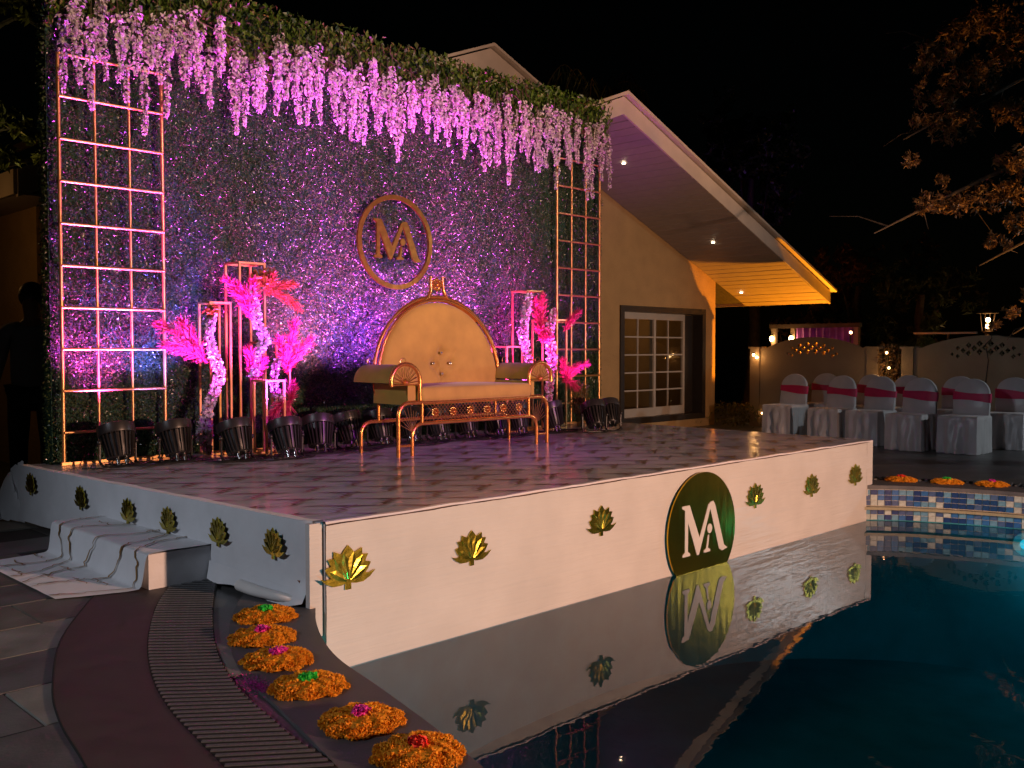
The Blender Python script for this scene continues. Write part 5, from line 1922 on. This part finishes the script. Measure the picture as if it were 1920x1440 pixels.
# bronze leaved tree whose branches hang in from the right of the pool
limbs = [[(7.2, 10.4, 2.2), (6.2, 10.2, 3.5), (5.2, 10.1, 3.15), (4.35, 10.0, 2.75), (3.75, 10.0, 2.45)],
         [(7.2, 10.4, 2.4), (6.1, 10.6, 4.2), (5.0, 10.5, 3.9), (4.2, 10.4, 3.5)],
         [(7.2, 10.4, 2.6), (6.4, 10.8, 4.9), (5.2, 10.8, 5.0), (4.3, 10.7, 4.55)],
         [(7.2, 10.4, 2.0), (6.3, 9.9, 2.9), (5.5, 9.8, 2.5), (4.75, 9.8, 2.10)],
         [(7.2, 10.4, 1.8), (6.2, 9.8, 2.2), (5.5, 9.7, 1.7), (5.05, 9.7, 1.40)]]
base = (7.2, 10.4, 0)
limbs = [[(p[0] - 7.2, p[1] - 10.4, p[2]) for p in l] for l in limbs]
cl = [(4.45, 10.5, 4.32, .20), (4.65, 10.5, 4.45, .24), (4.6, 10.4, 3.95, .30), (4.75, 10.4, 3.6, .28), (4.45, 10.4, 3.62, .18), (5.0, 10.6, 4.7, .30), (5.25, 10.6, 4.75, .30), (5.1, 10.6, 4.2, .30),
      (5.45, 10.6, 4.5, .30), (5.4, 10.5, 3.75, .22), (4.1, 10.0, 3.15, .10), (4.45, 10.0, 2.95, .09), (4.3, 10.0, 2.72, .18), (4.6, 10.0, 2.72, .22), (4.9, 10.0, 2.78, .24), (5.2, 10.0, 2.80, .22),
      (5.2, 10.0, 3.15, .22), (5.5, 10.0, 2.9, .3), (5.0, 9.9, 2.3, .14), (5.2, 9.9, 2.5, .16), (5.3, 9.8, 1.75, .14), (5.1, 9.8, 1.58, .10), (4.92, 9.8, 1.45, .07), (5.5, 9.8, 2.05, .16), (5.7, 10.3, 3.6, .3), (5.9, 10.3, 4.3, .4), (6.2, 10.4, 3.2, .4)]
cl = [(x - 7.2, y - 10.4, z + 0.05, r_ * 0.92) for x, y, z, r_ in cl]
tree('overhanging_tree', 'bronze leaved tree branches overhanging from beyond the pool deck', base, [(0, 0, 0), (.05, 0, 1.2), (-.05, 0, 2.4), (-.2, 0, 3.4)], limbs, cl, M['leaf_brown'], (0.075, 0.022), 1000, 0.2)

# trees behind the house and garden
def blob_tree(name, label, x, y, h, rad, m_leaf, n_=14, leaf=(0.16, 0.08), per=260, seed=0, squash=0.8):
    rr = random.Random(seed)
    clumps = []
    for k in range(n_):
        a = rr.uniform(0, 6.28)
        q_ = rr.random() ** 0.5
        zz = h - rad * 2.0 * rr.random()
        clumps.append((math.cos(a) * q_ * rad * 0.8, math.sin(a) * q_ * rad * 0.8, zz, rad * rr.uniform(.25, .5)))
    lims = [[(0, 0, h * .35), (c_[0] * .5, c_[1] * .5, (h * .4 + c_[2]) / 2), (c_[0], c_[1], c_[2])] for c_ in clumps[:6]]
    return tree(name, label, (x, y, 0), [(0, 0, 0), (.1, 0, h * .3), (0, .1, h * .6), (0, 0, h * .8)], lims, clumps, m_leaf, leaf, per, 0.2, squash=squash)


lt_l = [[(0, 0, 2.0), (.7, .1, 2.7), (1.25, .1, 3.05), (1.55, .1, 2.95)], [(0, 0, 2.2), (.8, 0, 3.4), (1.4, 0, 3.9), (1.7, 0, 3.75)]]
tree('leafy_tree', 'olive leaved tree reaching over behind the near end of the flower wall', (-5.4, 7.8, 0), [(0, 0, 0), (.05, 0, 1.0), (0, .05, 2.0), (-.1, 0, 3.0)], lt_l,
     [(1.25, .1, 3.12, .20), (1.45, .1, 2.98, .18), (1.58, .15, 2.85, .12), (1.2, .2, 2.85, .16), (1.62, 0, 3.95, .16), (1.72, 0, 3.72, .10), (1.4, 0, 4.1, .25), (.8, 0, 3.4, .4), (.3, 0, 3.6, .5)], M['leaf_lit'], (0.11, 0.055), 330, 0.5)
blob_tree('dark_tree', 'tall dark tree with faint violet light above the roof slope', 5.2, 21.0, 6.2, 1.1, M['leaf_tree'], 18, (0.2, 0.09), 300, 8, 1.5)
blob_tree('dark_tree', 'dark reddish tree behind the eave end', 7.2, 20.0, 3.2, 1.5, M['leaf_brown'], 16, (0.2, 0.06), 260, 11)
blob_tree('dark_tree', 'dark green feathery tree above the arched garden wall', 8.0, 18.8, 2.9, 1.1, M['leaf_tree'], 14, (0.22, 0.05), 260, 13)
# palm
pm_ = thing('palm_tree', 'dark drooping palm high behind the house roof', 'palm', (1.9, 22.0, 0), 0)
MB().tube([(0, 0, 0), (.1, 0, 3), (0, 0, 6.6)], [.2, .15, .12], 8).build('trunk', M['bark'], pm_, True)
C, D = [], []
b = MB()
for k in range(14):
    a = k * 0.45
    tip = np.array([math.cos(a) * 1.5, math.sin(a) * 1.5, 5.6 + 1.2 * math.sin(k * 1.7)])
    P = resample(spline([(0, 0, 6.6), (math.cos(a) * .8, math.sin(a) * .8, 7.3 + .3 * math.sin(k)), tuple(tip)], 8), 26)
    b.tube([tuple(p) for p in P], 0.012, 4)
    for p in P[3:]:
        for s_ in (-1, 1):
            C.append(p + np.array([-math.sin(a) * .12 * s_, math.cos(a) * .12 * s_, -0.16]))
            D.append((-math.sin(a) * .5 * s_, math.cos(a) * .5 * s_, -1))
b.build('frond_ribs', M['stem'], pm_)
MB().leaves(np.array(C), np.array(D), rand_unit(len(C)), 0.42, 0.035, 0.1).build('fronds', M['leaf_tree'], pm_)
# tip of a lit bush beside the right wall
bs = thing('garden_bush', 'warm lit small bush against the right garden wall end', 'bush', W(11.75, 1.50, 0), 0)
N = 900
c = rand_unit(N) * (rng.random(N) ** .4)[:, None] * np.array([.16, .16, .16]) + np.array([0, 0, 1.28])
MB().leaves(c, rand_unit(N) + np.array([0, 0, .3]), rand_unit(N), 0.05, 0.02, .2).build('leaves', M['leaf_lit'], bs)
MB().tube([(0, 0, 0), (.02, 0, .7), (0, 0, 1.3)], [.02, .016, .008], 6).build('stem', M['bark'], bs)


# ------------------------------------------------------------------ PERSON at the far left, holding a striped baton
def skinned(name, m_, verts, edgs, radii, parent, root=0, sub=2):
    me_ = bpy.data.meshes.new(name)
    me_.from_pydata(verts, edgs, [])
    me_.materials.append(m_)
    o = put(name, me_, parent)
    sk = o.modifiers.new('skin', 'SKIN')
    for i, r_ in enumerate(radii):
        sv = me_.skin_vertices[0].data[i]
        sv.radius = r_ if isinstance(r_, tuple) else (r_, r_)
        sv.use_root = (i == root)
    sk.use_smooth_shade = True
    o.modifiers.new('sub', 'SUBSURF').levels = sub
    o.modifiers['sub'].render_levels = sub
    return o


ps_ = thing('person', 'person in pale shirt and black trousers standing behind the backdrop edge', 'person', W(0.16, -0.86, 0), RZ - 0.5)
# x to the right of the body, y backwards, z up; the back faces the viewer
J = [(0, 0, 0.92), (0, 0.01, 1.08), (0, 0.02, 1.26), (0, 0.01, 1.40), (0, 0.0, 1.49), (0, -0.015, 1.58), (0, -0.02, 1.69),
     (-.10, 0, .88), (-.11, -.01, .50), (-.12, .03, .09), (-.13, -.10, .045),
     (.10, 0, .88), (.12, -.03, .50), (.13, .02, .09), (.14, -.11, .045),
     (-.19, .01, 1.40), (-.25, .02, 1.14), (-.29, -.06, .92), (-.30, -.09, .85),
     (.19, .01, 1.40), (.26, .0, 1.14), (.26, -.12, .94), (.26, -.16, .87)]
E_ = [(0, 1), (1, 2), (2, 3), (3, 4), (4, 5), (5, 6), (0, 7), (7, 8), (8, 9), (9, 10), (0, 11), (11, 12), (12, 13), (13, 14), (3, 15), (15, 16), (16, 17), (17, 18), (3, 19), (19, 20), (20, 21), (21, 22)]
Rr = [(.15, .10), (.135, .09), (.15, .10), (.12, .08), .05, (.075, .09), (.07, .085), .085, .058, .042, .038, .085, .058, .042, .038, .055, .042, .032, .03, .055, .042, .032, .03]
skinned('body', M['skin'], J, E_, Rr, ps_)
sv = [0, 1, 2, 3, 15, 16, 17, 19, 20, 21]
ix = {k: i for i, k in enumerate(sv)}
jj = [J[k] for k in sv]
jj[0] = (0, 0, .88)
skinned('shirt', M['shirt'], jj, [(ix[a], ix[c_]) for a, c_ in E_ if a in ix and c_ in ix], [(.185, .13), (.175, .12), (.185, .125), (.135, .09), .07, .056, .042, .07, .056, .042], ps_)
tv = [0, 7, 8, 9, 11, 12, 13]
ix = {k: i for i, k in enumerate(tv)}
skinned('trousers', M['trouser'], [J[k] for k in tv], [(ix[a], ix[c_]) for a, c_ in E_ if a in ix and c_ in ix], [(.17, .12), .105, .075, .062, .105, .075, .062], ps_)
b = MB()
for k in range(3):
    b.ball((0, 0.005 + 0.012 * k, 1.675 - 0.01 * k), 0.098 - 0.004 * k, 14, 10, 1.12)
b.build('hair', M['hair'], ps_, True)
for s_, hx, hy, hz_ in ((-1, -.30, -.09, .85), (1, .26, -.16, .87)):
    b = MB()
    b.ball((hx, hy, hz_ - .045), .036, 8, 6, 1.3)
    for k in range(4):
        L_ = (.060, .070, .066, .052)[k]
        y = hy - .026 + .017 * k
        b.tube([(hx, y, hz_ - .075), (hx + .004 * s_, y - .004, hz_ - .075 - L_ * .55), (hx - .014 * s_, y - .008, hz_ - .075 - L_ * .95)], [.0095, .0085, .006], 6)
    b.tube([(hx - .01 * s_, hy - .035, hz_ - .035), (hx - .022 * s_, hy - .055, hz_ - .065), (hx - .02 * s_, hy - .058, hz_ - .095)], [.011, .010, .007], 6)
    b.build('hand', M['skin'], ps_, True)
    MB().ball((.13 * s_ + (.005 * s_), -.05, .045), .055, 10, 8, 0.8).build('shoe', M['black_rubber'], ps_, True)
# baton in the hand nearer the path
hand = ps_.location + Matrix.Rotation(RZ - 0.5, 3, 'Z') @ Vector((-.30, -.10, .79))
bt = thing('striped_baton', 'red and white striped baton held by the person at the backdrop', 'baton', hand, 0)
dv_ = Vector((-0.26, 0.06, 0.36)).normalized()
for a, c_, m_ in ((-.06, .10, 'white'), (.10, .22, 'red'), (.22, .42, 'white')):
    MB().tube([tuple(dv_ * a), tuple(dv_ * c_)], 0.016, 10).build('section', M[m_], bt, True)
